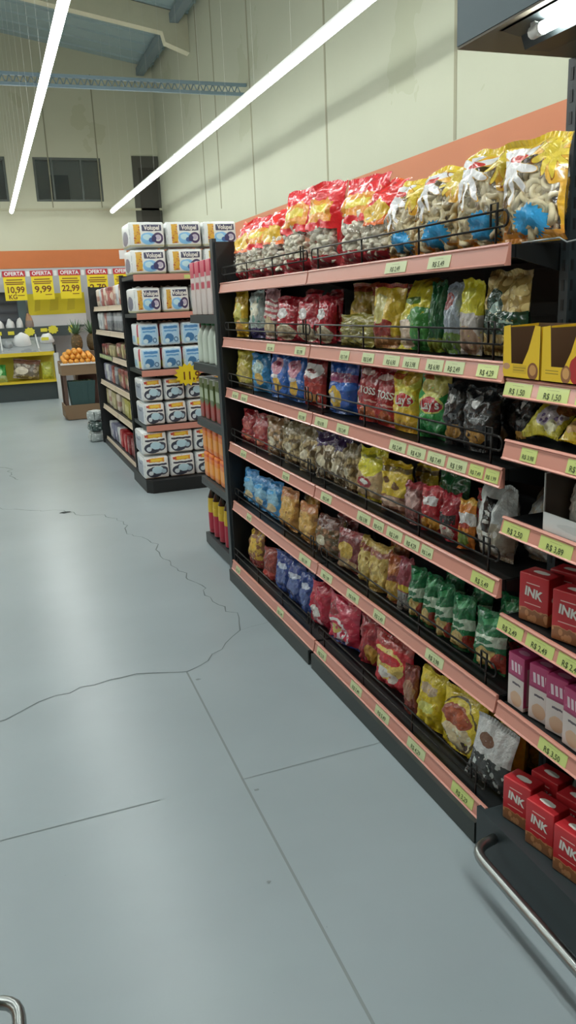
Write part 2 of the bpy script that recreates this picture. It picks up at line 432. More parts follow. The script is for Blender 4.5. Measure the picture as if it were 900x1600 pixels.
XB = 1.62
def gondola(label, y0, y1, shelves, tags, base=True, fences=True, top=1.96, rail=PINK, xf=1.265, xbase=1.237, hrail=.056, up=(True, True), pale_from=9, fskip=()):
    t = thing('shelving_unit', label, 'shelf', (XB, (y0+y1)/2, 0))
    m = MB(); m.box(XB-.012, XB+.012, y0+.004, y1-.004, .04, top-.01)
    for k in range(1, 26): m.box(XB-.016, XB-.012, y0+.03, y1-.03, .04+k*.073, .046+k*.073)
    sub(t, m, 'back_panel', BLACK)
    for y, on in ((y0+.022, up[0]), (y1-.022, up[1])):
        if not on: continue
        m = MB(); m.box(XB-.075, XB-.018, y-.015, y+.015, 0, top)
        for k in range(36): m.box(XB-.0765, XB-.075, y-.010, y-.002, .1+k*.05, .125+k*.05, 1)
        sub(t, m, 'upright', [DARK, BLACK])
    for si, z in enumerate(shelves):
        last = si == len(shelves)-1
        x = xbase if last else xf
        m = MB(); m.box(x+.012, XB-.02, y0+.006, y1-.006, z-.034, z-.002)
        for y in (y0+.004, y1-.004):
            m.prism([(x+.03, z-.035), (XB-.08, z-.10), (XB-.08, z-.002), (x+.03, z-.004)], 'y', y-.003, y+.003)
        sh = sub(t, m, 'shelf', BLACK)
        m = MB(); m.prism(rail_profile(x, z+.002, hrail), 'y', y0+.003, y1-.003); m.obj('price_rail', rail, sh)
        if fences and si not in fskip: fence(sh, x+.018, y0+.02, y1-.015, z)
        for j, (ya, yb) in enumerate(tags.get(si, [])):
            price_label(sh, x-.001, ya, yb, z-.026, hrail-.022, PRICES[(si*3+j*5+int(ya*10)) % 8], pale=si < pale_from and ya > 2.0)
    if base:
        for y in (y0+.05, y1-.05):
            m = MB(); m.box(1.24, XB-.02, y-.02, y+.02, 0, shelves[-1]-.062); sub(t, m, 'foot', BLACK)
        m = MB(); m.box(1.214, 1.222, y0+.016, y1-.016, 0.002, shelves[-1]-.050); m.box(1.222, 1.29, y0+.016, y1-.016, shelves[-1]-.06, shelves[-1]-.050); sub(t, m, 'kick_plate', pm('kick_grey', '#333a37', rough=.5))  # dark strip added in place of the shaded floor under the bottom rail
    return t
ZS = [1.773, 1.473, 1.185, .863, .50, .125]
def clip(tags, lo, hi): return {k: [(a, c) for a, c in v if c >= lo and a <= hi] for k, v in tags.items()}
TAGS = {0: [(2.47, 2.32), (2.19, 2.06)], 1: [(3.74, 3.62), (3.35, 3.22), (2.86, 2.77), (2.66, 2.56), (2.49, 2.37), (2.35, 2.24), (2.2, 2.095), (2.09, 1.98), (1.92, 1.815)],
 2: [(4.39, 4.27), (4.22, 4.1), (3.34, 3.24), (3.14, 3.0), (2.91, 2.79), (2.45, 2.33), (2.32, 2.2), (2.19, 2.08), (2.07, 1.96), (1.95, 1.875), (1.87, 1.80)],
 3: [(4.29, 4.18), (3.59, 3.49), (3.1, 2.98), (2.73, 2.61), (2.59, 2.5), (2.48, 2.36), (2.345, 2.24), (2.23, 2.15), (1.93, 1.81)],
 4: [(4.24, 4.15), (3.4, 3.25), (3.13, 3.0), (2.85, 2.73), (2.6, 2.5), (2.2, 2.08)],
 5: [(4.44, 4.35), (3.69, 3.59), (3.14, 3.03), (2.77, 2.66), (2.54, 2.42), (2.28, 2.15), (1.98, 1.85)]}
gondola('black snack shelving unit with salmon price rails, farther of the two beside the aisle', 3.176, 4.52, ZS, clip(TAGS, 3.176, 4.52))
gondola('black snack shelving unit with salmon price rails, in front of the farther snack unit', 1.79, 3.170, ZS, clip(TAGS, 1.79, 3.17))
# end panel of the snack run
t = thing('end_panel', 'tall black end panel closing the far end of the snack shelves', 'panel', (1.45, 4.57, 0))
m = MB(); m.box(1.262, 1.66, 4.528, 4.552, 0, 2.0); sub(t, m, 'sheet', BLACK)
m = MB(); m.box(1.25, 1.275, 4.556, 4.612, 0, 2.02); sub(t, m, 'edge_post', SLATE)

# tall canopy unit at the right
ZR = [1.432, 1.268, 1.053, .765, .489]
TR = {0: [(1.79, 1.67), (1.65, 1.53), (1.51, 1.39)], 1: [(1.71, 1.64), (1.53, 1.44)], 2: [(1.78, 1.66), (1.62, 1.49)], 3: [(1.79, 1.67), (1.66, 1.54), (1.53, 1.42)], 4: [(1.59, 1.47)]}
y0, y1 = .45, 1.783
t = thing('canopy_shelving_unit', 'tall dark shelving unit at the right with a grey blue canopy and lamp', 'shelf', (1.5, 1.1, 0))
m = MB(); m.box(XB-.012, XB+.012, y0, y1-.004, .04, 2.2); sub(t, m, 'back_panel', BLACK)
m = MB(); m.box(1.425, 1.49, y1-.035, y1-.001, 0, 2.2)
for k in range(42): m.box(1.4235, 1.425, y1-.022, y1-.012, .1+k*.05, .128+k*.05, 1); m.box(1.432, 1.44, y1-.0365, y1-.035, .1+k*.05, .128+k*.05, 1)
sub(t, m, 'upright', [SLATE, BLACK])
m = MB(); m.box(1.49, XB, y1-.012, y1-.004, 0, 2.2); sub(t, m, 'side_panel', BLACK)
REALP = {0: ['R$ 1,50', 'R$ 1,50', 'R$ 1,50'], 1: ['R$ 3,98', 'R$ 3,98'], 2: ['R$ 2,50', 'R$ 3,89'], 3: ['R$ 2,49', 'R$ 2,49', 'R$ 2,49'], 4: ['R$ 3,50']}
for si, z in enumerate(ZR):
    m = MB(); m.box(1.277, 1.60, y0+.006, y1-.006-(.0), z-.03, z-.002)
    for y in (y0+.004, y1-.012): m.prism([(1.29, z-.032), (1.54, z-.09), (1.54, z-.002), (1.29, z-.004)], 'y', y-.003, y+.003)
    sh = sub(t, m, 'shelf', BLACK)
    m = MB(); m.prism(rail_profile(1.265, z+.002, .05 if si != 1 else .054), 'y', y0+.003, y1+.002); m.obj('price_rail', PINK, sh)
    for j, (ya, yb) in enumerate(TR[si]): price_label(sh, 1.264, ya, yb, z-.025, .034, REALP[si][j])
m = MB(); m.box(1.216, 1.60, y0, y1-.006, .118, .138); m.box(1.202, 1.216, y0, y1-.006, .010, .158); m.box(1.216, 1.25, y0, y0+.03, 0, .118); m.box(1.216, 1.25, y1-.04, y1-.01, 0, .118)
sub(t, m, 'base_deck', SLATE)
CAN = pm('canopy_blue_grey', '#4a5f66', rough=.5, coord='Object', var=.05); CANU = pm('canopy_underside', '#6e685a', rough=.6)
m = MB(); m.box(1.10, 1.115, -.2, 1.77, 2.205, 2.75); m.box(1.115, 1.62, 1.755, 1.77, 2.205, 2.75); m.box(1.115, 1.62, -.2, 1.755, 2.74, 2.75); c1 = sub(t, m, 'canopy', CAN)
m = MB(); m.box(1.101, 1.60, -.199, 1.769, 2.199, 2.204); m.obj('underside', CANU, c1)
m = MB(); m.prism([(1.172, 2.198), (1.262, 2.198), (1.25, 2.165), (1.185, 2.165)], 'y', -.15, 1.63); m.prism([(1.118, 2.198), (1.126, 2.198), (1.17, 2.19), (1.17, 2.198)], 'y', -.15, 1.63)
lf = sub(t, m, 'lamp_trough', DARK)
m = MB(); m.tube([(1.152, -.1, 2.176), (1.152, 1.525, 2.176)], .012, 10); m.obj('lamp_tube', emis('canopy_lamp_light', (.95, 1.0, .97), 70.0), lf)
m = MB(); m.tube([(1.152, 1.525, 2.176), (1.152, 1.56, 2.176)], .013, 10); m.box(1.146, 1.158, 1.545, 1.56, 2.176, 2.199); m.obj('lamp_holder', WHITEP, lf)

# steel bumper rails by the floor
def bumper(name, label, pts, legs, plates=True):
    t = thing(name, label, 'rail', (pts[1][0], pts[1][1], 0))
    m = MB(); P = []
    for i, p in enumerate(pts):
        p = Vector(p)
        if 0 < i < len(pts)-1:
            a = (Vector(pts[i-1])-p).normalized(); c = (Vector(pts[i+1])-p).normalized(); rr = .055
            p0, p1 = p+a*rr, p+c*rr
            P += [((1-s)**2)*p0+2*s*(1-s)*p+s*s*p1 for s in (0, .2, .4, .6, .8, 1)]
        else: P.append(p)
    m.tube(P, .0155, 12); sub(t, m, 'tube', CHROME)
    for x, y in legs:
        m = MB(); m.lathe([(.03, 0), (.03, .004), (.012, .006), (.012, .108)], 12, (x, y, 0)); sub(t, m, 'foot_post', CHROME)
    return t
bumper('bumper_rail', 'bent chrome bumper tube in front of the dark base at the right', [(1.197, 1.677, .115), (1.113, 1.66, .115), (1.077, .2, .115)], [(1.083, .42)])
bumper('bumper_rail', 'bent chrome bumper tube in the bottom left corner of the floor', [(-.42, 1.69, .115), (-.131, 1.635, .115), (-.13, .3, .115)], [(-.13, .5), (-.36, 1.679)])

# loose wire hook at the near end of the top snack shelf
m = MB(); m.tube([(1.30, 1.777, 1.772), (1.355, 1.70, 1.778), (1.37, 1.69, 1.766), (1.46, 1.60, 1.79)], .0028, 6); m.tube([(1.46, 1.60, 1.79), (1.463, 1.597, 1.80)], .006, 8)
t = thing('wire_hook', 'bare steel wire hook sticking out beside the top snack shelf', 'hook', (1.36, 1.7, 1.77)); sub(t, m, 'wire', CHROME)

# ------------------------------------------------------------------ bags
BODY = {}
def bag_geo(w, h, t, seed=0, flop=0.0, wr=1.0, sb=.055, belly=.42, lump=0.0, contents=None, logo=None, tight=.06):
    """meshes of a pillow bag standing at z=0, front towards -Y; returns dict name -> (MB, slot)"""
    rnd = random.Random(seed); ph = [rnd.uniform(0, 6.28) for _ in range(6)]; so = seed*7.31
    tilt = rnd.uniform(-.03, .03)
    def W(v): return w/2*(1-tight*math.sin(PI*v)+.02*math.sin(3*v+ph[0]))
    def T(a, v):
        e = max(0.0, 1-abs(a)**3.4)**.70
        k = max(0.0, math.sin(PI*min(1, max(0, v))**(math.log(.5)/math.log(belly))))**.55
        return t/2*e*k
    def yc(v): return flop*max(0, v-.35)**2*2.2
    def pt(side, u, v):
        a = 2*u-1; z = h*sb+(h*(1-2*sb))*v
        edge = min(1, (1-abs(a))*5)
        end = max(0, 1-min(v, 1-v)*4.5)
        y = T(a, v)
        y += (nz(a*2.2+so, v*4.5, side*3+so)*.016+nz(a*5+so, v*9, side*5)*.010+abs(nz(a*3+v*6+so, v*5-a*4, side*7))*-.012)*wr*edge*min(1.0, t/.08)
        y += math.cos(a*9+ph[1]+side+v*5)*.009*end*edge*wr*(1 if 0 < v < 1 else 0)
        y = min(max(y, .0008), t/2*1.04)
        if v <= 0 or v >= 1: y = .0012
        x = a*W(v)+tilt*(v-.5)*w+nz(v*3+so, 0, 0)*.006*wr
        zz = z+nz(a*1.7+so, 4.4, v)*.012*v*wr
        return (x, side*y+yc(v), zz)
    R = {}
    b = MB(); nu, nv = 20, 24
    vv = lambda v: sb+(1-2*sb)*v
    b.grid(lambda u, v: pt(-1, u, v), nu, nv, 0, False, lambda u, v: (u, vv(v)))
    b.grid(lambda u, v: pt(1, u, v), nu, nv, 0, True, lambda u, v: (1-u, vv(v)))
    R['pouch'] = b
    for nm, top in (('top_seal', True), ('bottom_seal', False)):
        s = MB(); n = 32; wv = rnd.uniform(.3, 1)*.012*wr
        def sp(u, q, side, top=top):
            v = 1 if top else 0
            p = pt(1, u, v); z = p[2]+(h*sb*q if top else -h*sb*q*.98)
            if not top: z = max(z, .0005)
            zig = (.0012 if int(u*n) % 2 else -.0012)
            bend = math.sin(u*5+ph[2])*wv*q
            lean = (flop*.5*q+.35*h*sb*q*math.sin(ph[3])) if top else h*sb*q*.3
            return (p[0]*(1+.015*q), yc(v)+zig+bend+lean+side*.0010, z)
        s.grid(lambda u, q: sp(u, q, -1), n, 2, 0, not top, lambda u, q: (u, (1-sb+sb*q) if top else sb*(1-q)), False)
        s.grid(lambda u, q: sp(u, q, 1), n, 2, 0, top, lambda u, q: (1-u, (1-sb+sb*q) if top else sb*(1-q)), False)
        R[nm] = s
    def front(x, z, lift=.003):
        v = (z/h-sb)/(1-2*sb); v = min(.98, max(.02, v)); u = min(.97, max(.03, (x/W(v)+1)/2))
        p = pt(-1, u, v); return (x, min(p[1], yc(v)-T(2*u-1, v))-lift, z)
    if logo:
        for nm, txt, size, cx, cz, sx, slant in logo:
            L = MB(); ca, sa = math.cos(slant), math.sin(slant)
            L.text(txt, None, size, 0, .022, sx, lambda x, y, cx=cx, cz=cz, ca=ca, sa=sa: front(cx*w+x*ca-y*sa, cz*h+x*sa+y*ca))
            R[nm] = L
    if contents:
        c = MB()
        kind, cnt, r0, vlo, vhi = contents
        for k in range(cnt):
            u, v = rnd.uniform(.10, .90), vlo+(vhi-vlo)*(k+rnd.random())/cnt
            a = 2*u-1; room = max(0, T(a, v)*.92-r0*1.15); side = -1 if rnd.random() < .75 else rnd.uniform(-1, 1)
            ctr = Vector((a*W(v)*.92, side*room*rnd.uniform(.75, 1)+yc(v), h*sb+h*(1-2*sb)*v))
            Rm = Matrix.Rotation(rnd.uniform(-.9, .9)+PI/2, 3, 'X') @ Matrix.Rotation(rnd.uniform(-.9, .9), 3, 'Y')
            if kind == 'ring':
                n0 = len(c.v); A, Bq = 11, 6; R0 = r0*rnd.uniform(.8, 1.1); rr = R0*.40
                for i in range(A):
                    for j in range(Bq):
                        p = Vector(((R0+rr*math.cos(2*PI*j/Bq))*math.cos(2*PI*i/A), (R0*.9+rr*math.cos(2*PI*j/Bq))*math.sin(2*PI*i/A), rr*math.sin(2*PI*j/Bq)))
                        c.v.append(tuple(ctr+Rm @ p))
                for i in range(A):
                    for j in range(Bq): c.face((n0+i*Bq+j, n0+((i+1) % A)*Bq+j, n0+((i+1) % A)*Bq+(j+1) % Bq, n0+i*Bq+(j+1) % Bq), 0, None, True)
            else:
                n0 = len(c.v); A, Bq = 7, 4; L = r0*rnd.uniform(1.0, 1.7); sd = rnd.uniform(0, 99)
                for i in range(Bq+1):
                    th = PI*i/Bq
                    for j in range(A):
                        ph_ = 2*PI*j/A; k2 = 1+.45*nz(math.cos(ph_)+sd, math.sin(ph_), th)
                        c.v.append(tuple(ctr+Rm @ Vector((r0*math.sin(th)*math.cos(ph_)*k2, r0*.8*math.sin(th)*math.sin(ph_)*k2, L*math.cos(th)))))
                for i in range(Bq):
                    for j in range(A): c.face((n0+i*A+j, n0+i*A+(j+1) % A, n0+(i+1)*A+(j+1) % A, n0+(i+1)*A+j), 0, None, True)
        R['snacks'] = c
    return R
PRO = {}
class Prod:
    def __init__(s, name, look, mat, w, h, t, cat='snack bag', variants=2, logomat=None, cmat=None, oname='snack_bag', lay=None, **kw):
        s.name, s.look, s.mat, s.w, s.h, s.t, s.cat, s.oname = name, look, mat, w, h, t, cat, oname
        s.kw, s.nvar, s.logomat, s.cmat, s.cache = kw, variants, logomat, cmat, {}
        PRO[name] = s
    def parts(s, k, w=None, h=None):
        key = (k % s.nvar, round(w or s.w, 2), round(h or s.h, 2))
        if key not in s.cache:
            g = bag_geo(w or s.w, h or s.h, s.t, sum(map(ord, s.name))+k % s.nvar*13, **s.kw)
            out = {}
            for nm, mb in g.items():
                mt = s.mat
                if nm.startswith('logo'): mt = s.logomat
                if nm == 'snacks': mt = s.cmat
                out[nm] = mb.mesh(nm, [mt])
            s.cache[key] = out
        return s.cache[key]
def put(p, x, y, z, label, group, k=0, w=None, h=None, rot=(-.06, 0, -PI/2)):
    p = PRO[p]
    R3 = Matrix.Rotation(rot[2], 3, 'Z') @ Matrix.Rotation(rot[1], 3, 'Y') @ Matrix.Rotation(rot[0], 3, 'X')
    q = R3[2]; lo = min(q[0]*v.co.x+q[1]*v.co.y+q[2]*v.co.z for nm in ('pouch', 'top_seal', 'bottom_seal') for v in p.parts(k, w, h)[nm].vertices)
    t = thing(p.oname, label, p.cat, (x, y, z-lo), rot, group)
    for nm, me in p.parts(k, w, h).items():
        nm2 = 'logo' if nm.startswith('logo') else nm
        o = link(nm2, me, t)
        if nm == 'snacks': o['kind'] = 'stuff'
    return t

# ------------------------------------------------------------------ snack bag prints
def gain(h, k):
    c = [min(.86, x*k) for x in lin(h)[:3]]
    return '#%02x%02x%02x' % tuple(int(round(255*(12.92*x if x <= .0031308 else 1.055*x**(1/2.4)-.055))) for x in c)
def foil(name, base, layers, clear=None, rough=.22, bump=.8, bsc=8, warp=.06, var=.30, **kw): return pm('foil_'+name, gain(base, 1.48), [(m_, gain(c_, 1.48)) for m_, c_ in layers], rough=rough, bump=bump, bsc=bsc, clear=clear, coat=.8, bdist=.015, off=(sum(map(ord, name)) % 37)*.61, warp=warp, var=var, vsc=9, **kw)
ink = lambda n, c, r=.4: pm('print_'+n, c, rough=r)
IW, IR, IB, IY, IK = ink('white', '#e9e6df'), ink('red', '#b3202a'), ink('navy', '#252a55'), ink('yellow', '#e3c12b'), ink('black', '#191818')
SNK = pm('corn_snack', '#ecdfb8', rough=.7, coord='Object', var=.12, vsc=30); PUF = pm('white_puff', '#f0ecda', rough=.75, coord='Object', var=.10, vsc=40)
P = Prod
puffl = [(band(.40, .99, .05), '#c3262b'), (inside(band(.55, .80, .1), vband(.12, .9, .1)), '#d9862a'), (inside(band(.64, .74, .06), vband(.2, .8, .1)), '#e3b53c'), (band(0, .17, .05), '#9c1f2a'), (inside(blot(9, .16), band(.45, .98)), '#b7182a')]
P('puff_red', 'red topped bag of white puffs', foil('puff_red', '#b3202a', puffl, clear=inside(band(.17, .47, .07, 4), vband(.03, .97))), .25, .345, .13, variants=3, logomat=ink('orange', '#e8cf7a'), cmat=PUF, contents=('puff', 85, .017, .05, .58), flop=.02, wr=1.5)
P('puff_orange', 'orange topped bag of white puffs', foil('puff_orange', '#d2622a', [(band(.62, .99, .1), '#c42a26'), (inside(ell(.5, .62, .42, .13), band(.4, .9)), '#e0a53a'), (band(0, .15, .05), '#9c1f2a')], clear=inside(band(.15, .46, .07, 4), vband(.03, .97))), .24, .33, .13, variants=2, logomat=IR, cmat=PUF, contents=('puff', 80, .017, .05, .58), flop=.03, wr=1.5)
ringc = inside(band(.10, .80, .05, 4), vband(.04, .96), notin(star(.84, .82, .19, 9, .40)), notin(star(.25, .78, .30, 11, .45)), notin(star(.60, .20, .155, 22, .08, .62)), notin(ell(.90, .66, .14, .14)))
P('ring_snack', 'yellow clear bag of corn rings', foil('ring_snack', '#c99a2c', [(band(0, .13, .03), '#cf8a2c'), (ell(.84, .66, .25, .22), '#dc9a35'), (star(.84, .82, .19, 9, .45), '#e3b23c'), (star(.25, .78, .28, 11, .5), '#d8d3cc'), (inside(ell(.33, .82, .17, .035, .7, 12), band(.7, .95)), '#b9352c'), (star(.60, .20, .15, 22, .08, .62), '#2f93cf'), (band(.92, 1.0), '#dfae2c'), (inside(star(.84, .82, .19, 9, .45), notin(star(.84, .82, .175, 9, .45))), '#7a4518')], clear=ringc, warp=.02), .26, .285, .13, variants=4, cmat=SNK, contents=('ring', 60, .021, .04, .72), logomat=IR, flop=.03, wr=1.3, tight=.10)
P('ring_slim', 'yellow clear bag of corn rings', MATS['foil_ring_snack'], .26, .285, .10, variants=1, cmat=SNK, contents=('ring', 50, .021, .04, .72), flop=0, wr=1.0, tight=.08)
bag = lambda nm, look, base, layers, w, h, t=.075, **kw: P(nm, look, foil(nm, base, list(layers)+[(inside(blot(15, .19), band(.09, .92)), gain(base, 2.0)), (inside(blot(19, .21), band(.07, .93)), gain(base, .35)), (inside(blot(12, .23), band(.3, .8)), '#b9b2a2')], **{k: kw.pop(k) for k in ('bsc', 'bump', 'bvor', 'rough', 'warp') if k in kw}), w, h, t, **kw)
bag('yellow_tall', 'yellow snack bag', '#c7a528', [(ell(.5, .55, .3, .2, .5), '#d9c46a'), (band(.3, .42, .1), '#8d8a2c'), (ell(.5, .25, .3, .12, .6), '#b9892f')], .165, .25)
bag('silver_green', 'silver and green snack bag', '#a9b8b4', [(band(0, .22, .05), '#3c3566'), (ell(.5, .6, .35, .2, .8), '#cfd9b4'), (inside(blot(5, .1), band(.3, .9)), '#5f8f86')], .15, .245, variants=1)
bag('white_stripe', 'white and red striped snack bag', '#c9c0ba', [(stripes(9, .45, 1.5), '#a8545a'), (ell(.5, .25, .4, .2, .4), '#c6b793'), (band(.8, 1), '#b98f94')], .15, .245, variants=1)
bag('red_disc', 'red snack bag with round picture', '#9c1c2b', [(inside(blot(7, .1)), '#b72a38'), (ell(.5, .2, .42, .2), '#c3bda4'), (ell(.5, .2, .34, .15, .7, 9), '#a79c80'), (ell(.4, .62, .25, .12, .8), '#d8cfc8')], .19, .205)
bag('gold', 'gold snack bag', '#a08a35', [(ell(.5, .45, .35, .25, .8), '#b79c4a'), (band(.86, 1), '#9a4a2c'), (inside(blot(6, .12)), '#867630')], .16, .235, variants=2)
bag('olive_flat', 'olive foil bag slumped flat', '#857f33', [(inside(blot(5, .08)), '#99913f'), (ell(.6, .4, .25, .3, .5), '#6e6a2b')], .28, .13, .07, variants=1)
bag('pasta', 'yellow and red snack bag', '#c9ae34', [(ell(.4, .3, .4, .18, .6), '#8f2f26'), (band(.0, .2, .1), '#b98b5a'), (ell(.3, .62, .22, .22, .5), '#d6c37c'), (band(.93, 1), '#9a3d2a')], .17, .225, variants=1)
bag('lime_yellow', 'yellow green cheese snack bag', '#c6bd33', [(inside(ell(.75, .25, .5, .35, .2), band(0, .62)), '#3f8a42'), (ell(.3, .22, .3, .2, .6), '#cdb7a0'), (ell(.4, .68, .3, .06, .3), '#4d6d2c')], .17, .235, variants=1, flop=.03)
bag('deep_green', 'narrow dark green snack bag', '#1f5a34', [(inside(blot(5, .1)), '#2c7040'), (band(0, .2, .1), '#8a9a3a')], .072, .22, .06, variants=1)
bag('silver_blue', 'silver snack bag', '#93a0ac', [(band(0, .3, .1), '#6d8f4a'), (ell(.3, .75, .3, .12, .5), '#8a4a4a'), (inside(blot(5, .12)), '#7d8896')], .088, .215, .06, variants=1)
bag('lemon', 'lemon yellow and silver snack bag', '#d0c534', [(band(0, .55, .05), '#b5b2ae'), (ell(.5, .2, .5, .2, .5), '#a88f7a'), (ell(.5, .8, .3, .1), '#ddd457')], .10, .22, .065, variants=1)
bag('green_gold', 'dark green bag with golden pillow snacks', '#c2b077', [(cells(6, .5), '#8f7a45'), (band(.26, .54, .05), '#0f3426'), (ell(.38, .60, .2, .2), '#0f3426'), (ell(.40, .58, .08, .07, .8, 14), '#8fa89e'), (rect(.55, .85, .40, .43, .03), '#8fa89e')], .17, .215, .09, variants=2, flop=.0, bvor=9, bump=.8, logomat=ink('mint', '#a9c0b4'))
bag('olive_yellow', 'olive yellow snack bag', '#a59b35', [(ell(.5, .4, .35, .25, .5), '#b9a95c'), (band(.82, 1, .04), '#c5bb45'), (band(0, .15), '#5a4f2c')], .19, .23, variants=1)
bag('sky_blue', 'light blue snack bag', '#2f7fb3', [(ell(.5, .6, .3, .25, .7), '#9fb9b4'), (ell(.35, .35, .25, .1, .4), '#4d9fc9'), (ell(.6, .35, .2, .15, .4), '#c9a95a')], .175, .205, variants=2)
bag('blue_pink', 'bright blue bag with pink picture', '#2a62b0', [(ell(.45, .70, .32, .2, .4), '#c48a9c'), (ell(.45, .74, .2, .08, .6), '#8a2f4f'), (ell(.5, .3, .22, .16, .3), '#c9a23a'), (ell(.4, .48, .2, .05, .3), '#d9dce0')], .18, .225, variants=2)
bag('wine_white', 'dark red snack bag with white crest', '#7d1f25', [(inside(band(.55, .86), ell(.5, .75, .42, .17, .5)), '#d5cfc9'), (ell(.5, .72, .25, .04, .5), '#6a2026'), (band(0, .5, .1), '#9c2f2a'), (ell(.5, .2, .35, .08, .5), '#a8702f')], .19, .225, variants=1)
bag('wavy_chip', 'blue chip bag with yellow picture', '#1f4f9c', [(band(.58, .74, .05), '#7a2f5a'), (ell(.36, .32, .27, .19), '#d9a83a'), (ell(.30, .30, .12, .1), '#dfd8c4'), (band(.74, 1), '#234f9f'), (ell(.7, .5, .3, .07), '#2f6cc0')], .19, .23, variants=2, logomat=IW)
bag('tortilla_red', 'dark red tortilla chip bag', '#8c1c22', [(band(.0, .35, .08), '#a5302a'), (ell(.5, .16, .32, .12, .4), '#a5562c'), (ell(.4, .86, .3, .06, .5), '#b9a09a'), (ell(.6, .38, .25, .02), '#c79b92')], .165, .215, variants=2, logomat=IW, logo=[('logo', 'TOSS', .036, .07, .55, 1.0, -.06)])
def lays(nm, look, base, lower, **kw):
    bag(nm, look, base, [(ell(.62, .80, .42, .22), '#e6c14a' if nm == 'lays_yellow' else '#c9c06a'), (ell(.66, .84, .3, .13), '#d9a93a' if nm == 'lays_yellow' else '#b8b25a'), (band(0, .30, .10), lower), (ell(.54, .52, .40, .15), '#e2c763'), (ell(.55, .50, .36, .105), '#b0202a'), (ell(.3, .88, .22, .04), '#a8562a')], .16, .232, variants=1, logomat=IW, logo=[('logo', "Lay's", .043, .085, .505, 1.0, .08)], **kw)
lays('lays_yellow', 'yellow chip bag with red oval', '#dba826', '#d0a02c')
lays('lays_green', 'green chip bag with red oval', '#2f8f45', '#1f7a3c')
bag('black_chip', 'black chip bag', '#1b1d20', [(ell(.45, .78, .12, .10), '#6f7476'), (ell(.4, .74, .12, .06, .5), '#e0e0de'), (ell(.5, .25, .3, .12, .5), '#a8803a'), (inside(blot(4, .16)), '#26292c'), (ell(.5, .5, .15, .05, .4), '#6d7275')], .15, .215, variants=2, logomat=IW)
bag('red_small', 'red snack bag', '#861f26', [(ell(.5, .55, .35, .12, .6), '#a04a44'), (inside(blot(5, .12)), '#9a2a2e'), (ell(.55, .22, .25, .1, .5), '#b86a4a')], .185, .195, variants=2, logomat=IW)
def clearish(nm, look, top, tone, tone2, w, h, sc=7, **kw):
    bag(nm, look, tone, [(ringy(sc, .12, .34), tone2), (cells(sc, .52), '#5a4a30'), (band(.72, 1, .1), top), (inside(blot(5, .18)), '#b7ab8e'), (ell(.4, .4, .18, .12, .5), '#c9c0a6')], w, h, .085, bvor=sc, bump=.7, **kw)
clearish('clear_brown', 'clear bag of brown biscuits', '#8a6a4a', '#8f7350', '#a88a62', .2, .21)
clearish('clear_tan', 'clear bag of tan ring biscuits', '#7f7255', '#9c8a63', '#b8a77e', .17, .215)
clearish('clear_purple', 'clear bag with purple top', '#3f2f55', '#a3967a', '#bdb195', .17, .22)
bag('yellow_arch', 'yellow topped bag with clear lower half', '#b59c72', [(ringy(8, .12, .3), '#c9b592'), (ell(.5, .82, .52, .34), '#cfc22e'), (ell(.5, .84, .35, .03), '#8a8a2a'), (ell(.45, .36, .28, .1), '#8c2a30'), (ell(.45, .37, .18, .05, .5), '#d9c9c4'), (band(0, .07), '#b5b02f')], .19, .215, .08, variants=1)
bag('yellow_nut', 'yellow snack bag with brown dots', '#cfae2a', [(ell(.3, .65, .08, .06), '#6d4a20'), (ell(.62, .55, .1, .07), '#6d4a20'), (band(.8, .9, .02), '#6d5a20'), (band(0, .36, .04), '#8a5f4a'), (ell(.5, .25, .4, .1, .5), '#c2a58f')], .17, .20, variants=1)
bag('pink_brown', 'brown pink snack bag', '#8a5a55', [(ell(.5, .6, .35, .2, .8), '#c2a39c'), (band(.85, 1), '#9a3a40'), (inside(blot(6, .14)), '#6d3f3a')], .11, .16, .06, variants=2)
bag('red_label', 'red snack bag with white label', '#a3222c', [(inside(rect(.15, .85, .62, .78)), '#d9cfc9'), (ell(.5, .2, .45, .16, .4), '#c08a2c'), (band(.9, 1), '#b53a44')], .11, .16, .06, variants=1, logomat=IR)
bag('red_black', 'red and black snack bag', '#9c2030', [(rect(.05, .95, .38, .58, .04), '#1f1a1c'), (ell(.5, .2, .42, .16, .5), '#c7bfb4'), (inside(blot(7, .14)), '#b94450')], .095, .165, .06, variants=1, logomat=IW)
bag('carrot', 'orange and white snack bag', '#cf7a2a', [(band(.52, .74, .05), '#c9ccd0'), (ell(.5, .5, .4, .05, .5), '#a33a2a'), (ell(.55, .25, .3, .14, .3), '#6d8a35'), (band(.9, 1), '#d9a34a')], .078, .165, .05, variants=1)
bag('popcorn', 'white popcorn bag with dark upright tag', '#c6c7c2', [(cells(7, .5), '#a19c8c'), (band(.52, 1, .03), '#c3cbd2'), (rect(.36, .62, .40, .82), '#15181a'), (rect(.42, .56, .60, .66, .05), '#c9c9c4'), (rect(.42, .57, .50, .54, .05), '#a9a9a4')], .19, .235, .12, variants=1, warp=.02, logomat=IW)
bag('white_pillow', 'plain white glossy bag', '#c2c9cc', [(inside(blot(3, .12)), '#b2babf'), (cells(6, .55), '#b9b4a6')], .18, .2, .11, variants=2, flop=.04)
bag('green_back', 'dark green snack bag', '#1f5a33', [(inside(blot(4, .1)), '#2c6b3d')], .2, .22, .06, variants=1)
bag('blue_cracker', 'bright blue snack bag', '#2577ad', [(ell(.5, .55, .38, .25, 1.0), '#7fb0c9'), (ell(.5, .3, .3, .12, .5), '#c2b48a'), (ell(.4, .7, .25, .06, .5), '#3a93cc')], .185, .21, variants=2)
bag('amber', 'amber snack bag', '#b0803a', [(ell(.5, .5, .4, .3, 1.0), '#c9a052'), (inside(blot(7, .12)), '#8a5a2c'), (band(.8, 1, .05), '#a86a2f')], .18, .215, variants=2)
clearish('clear_choc', 'clear bag of chocolate biscuits', '#5f3a30', '#8a6448', '#a88562', .19, .19)
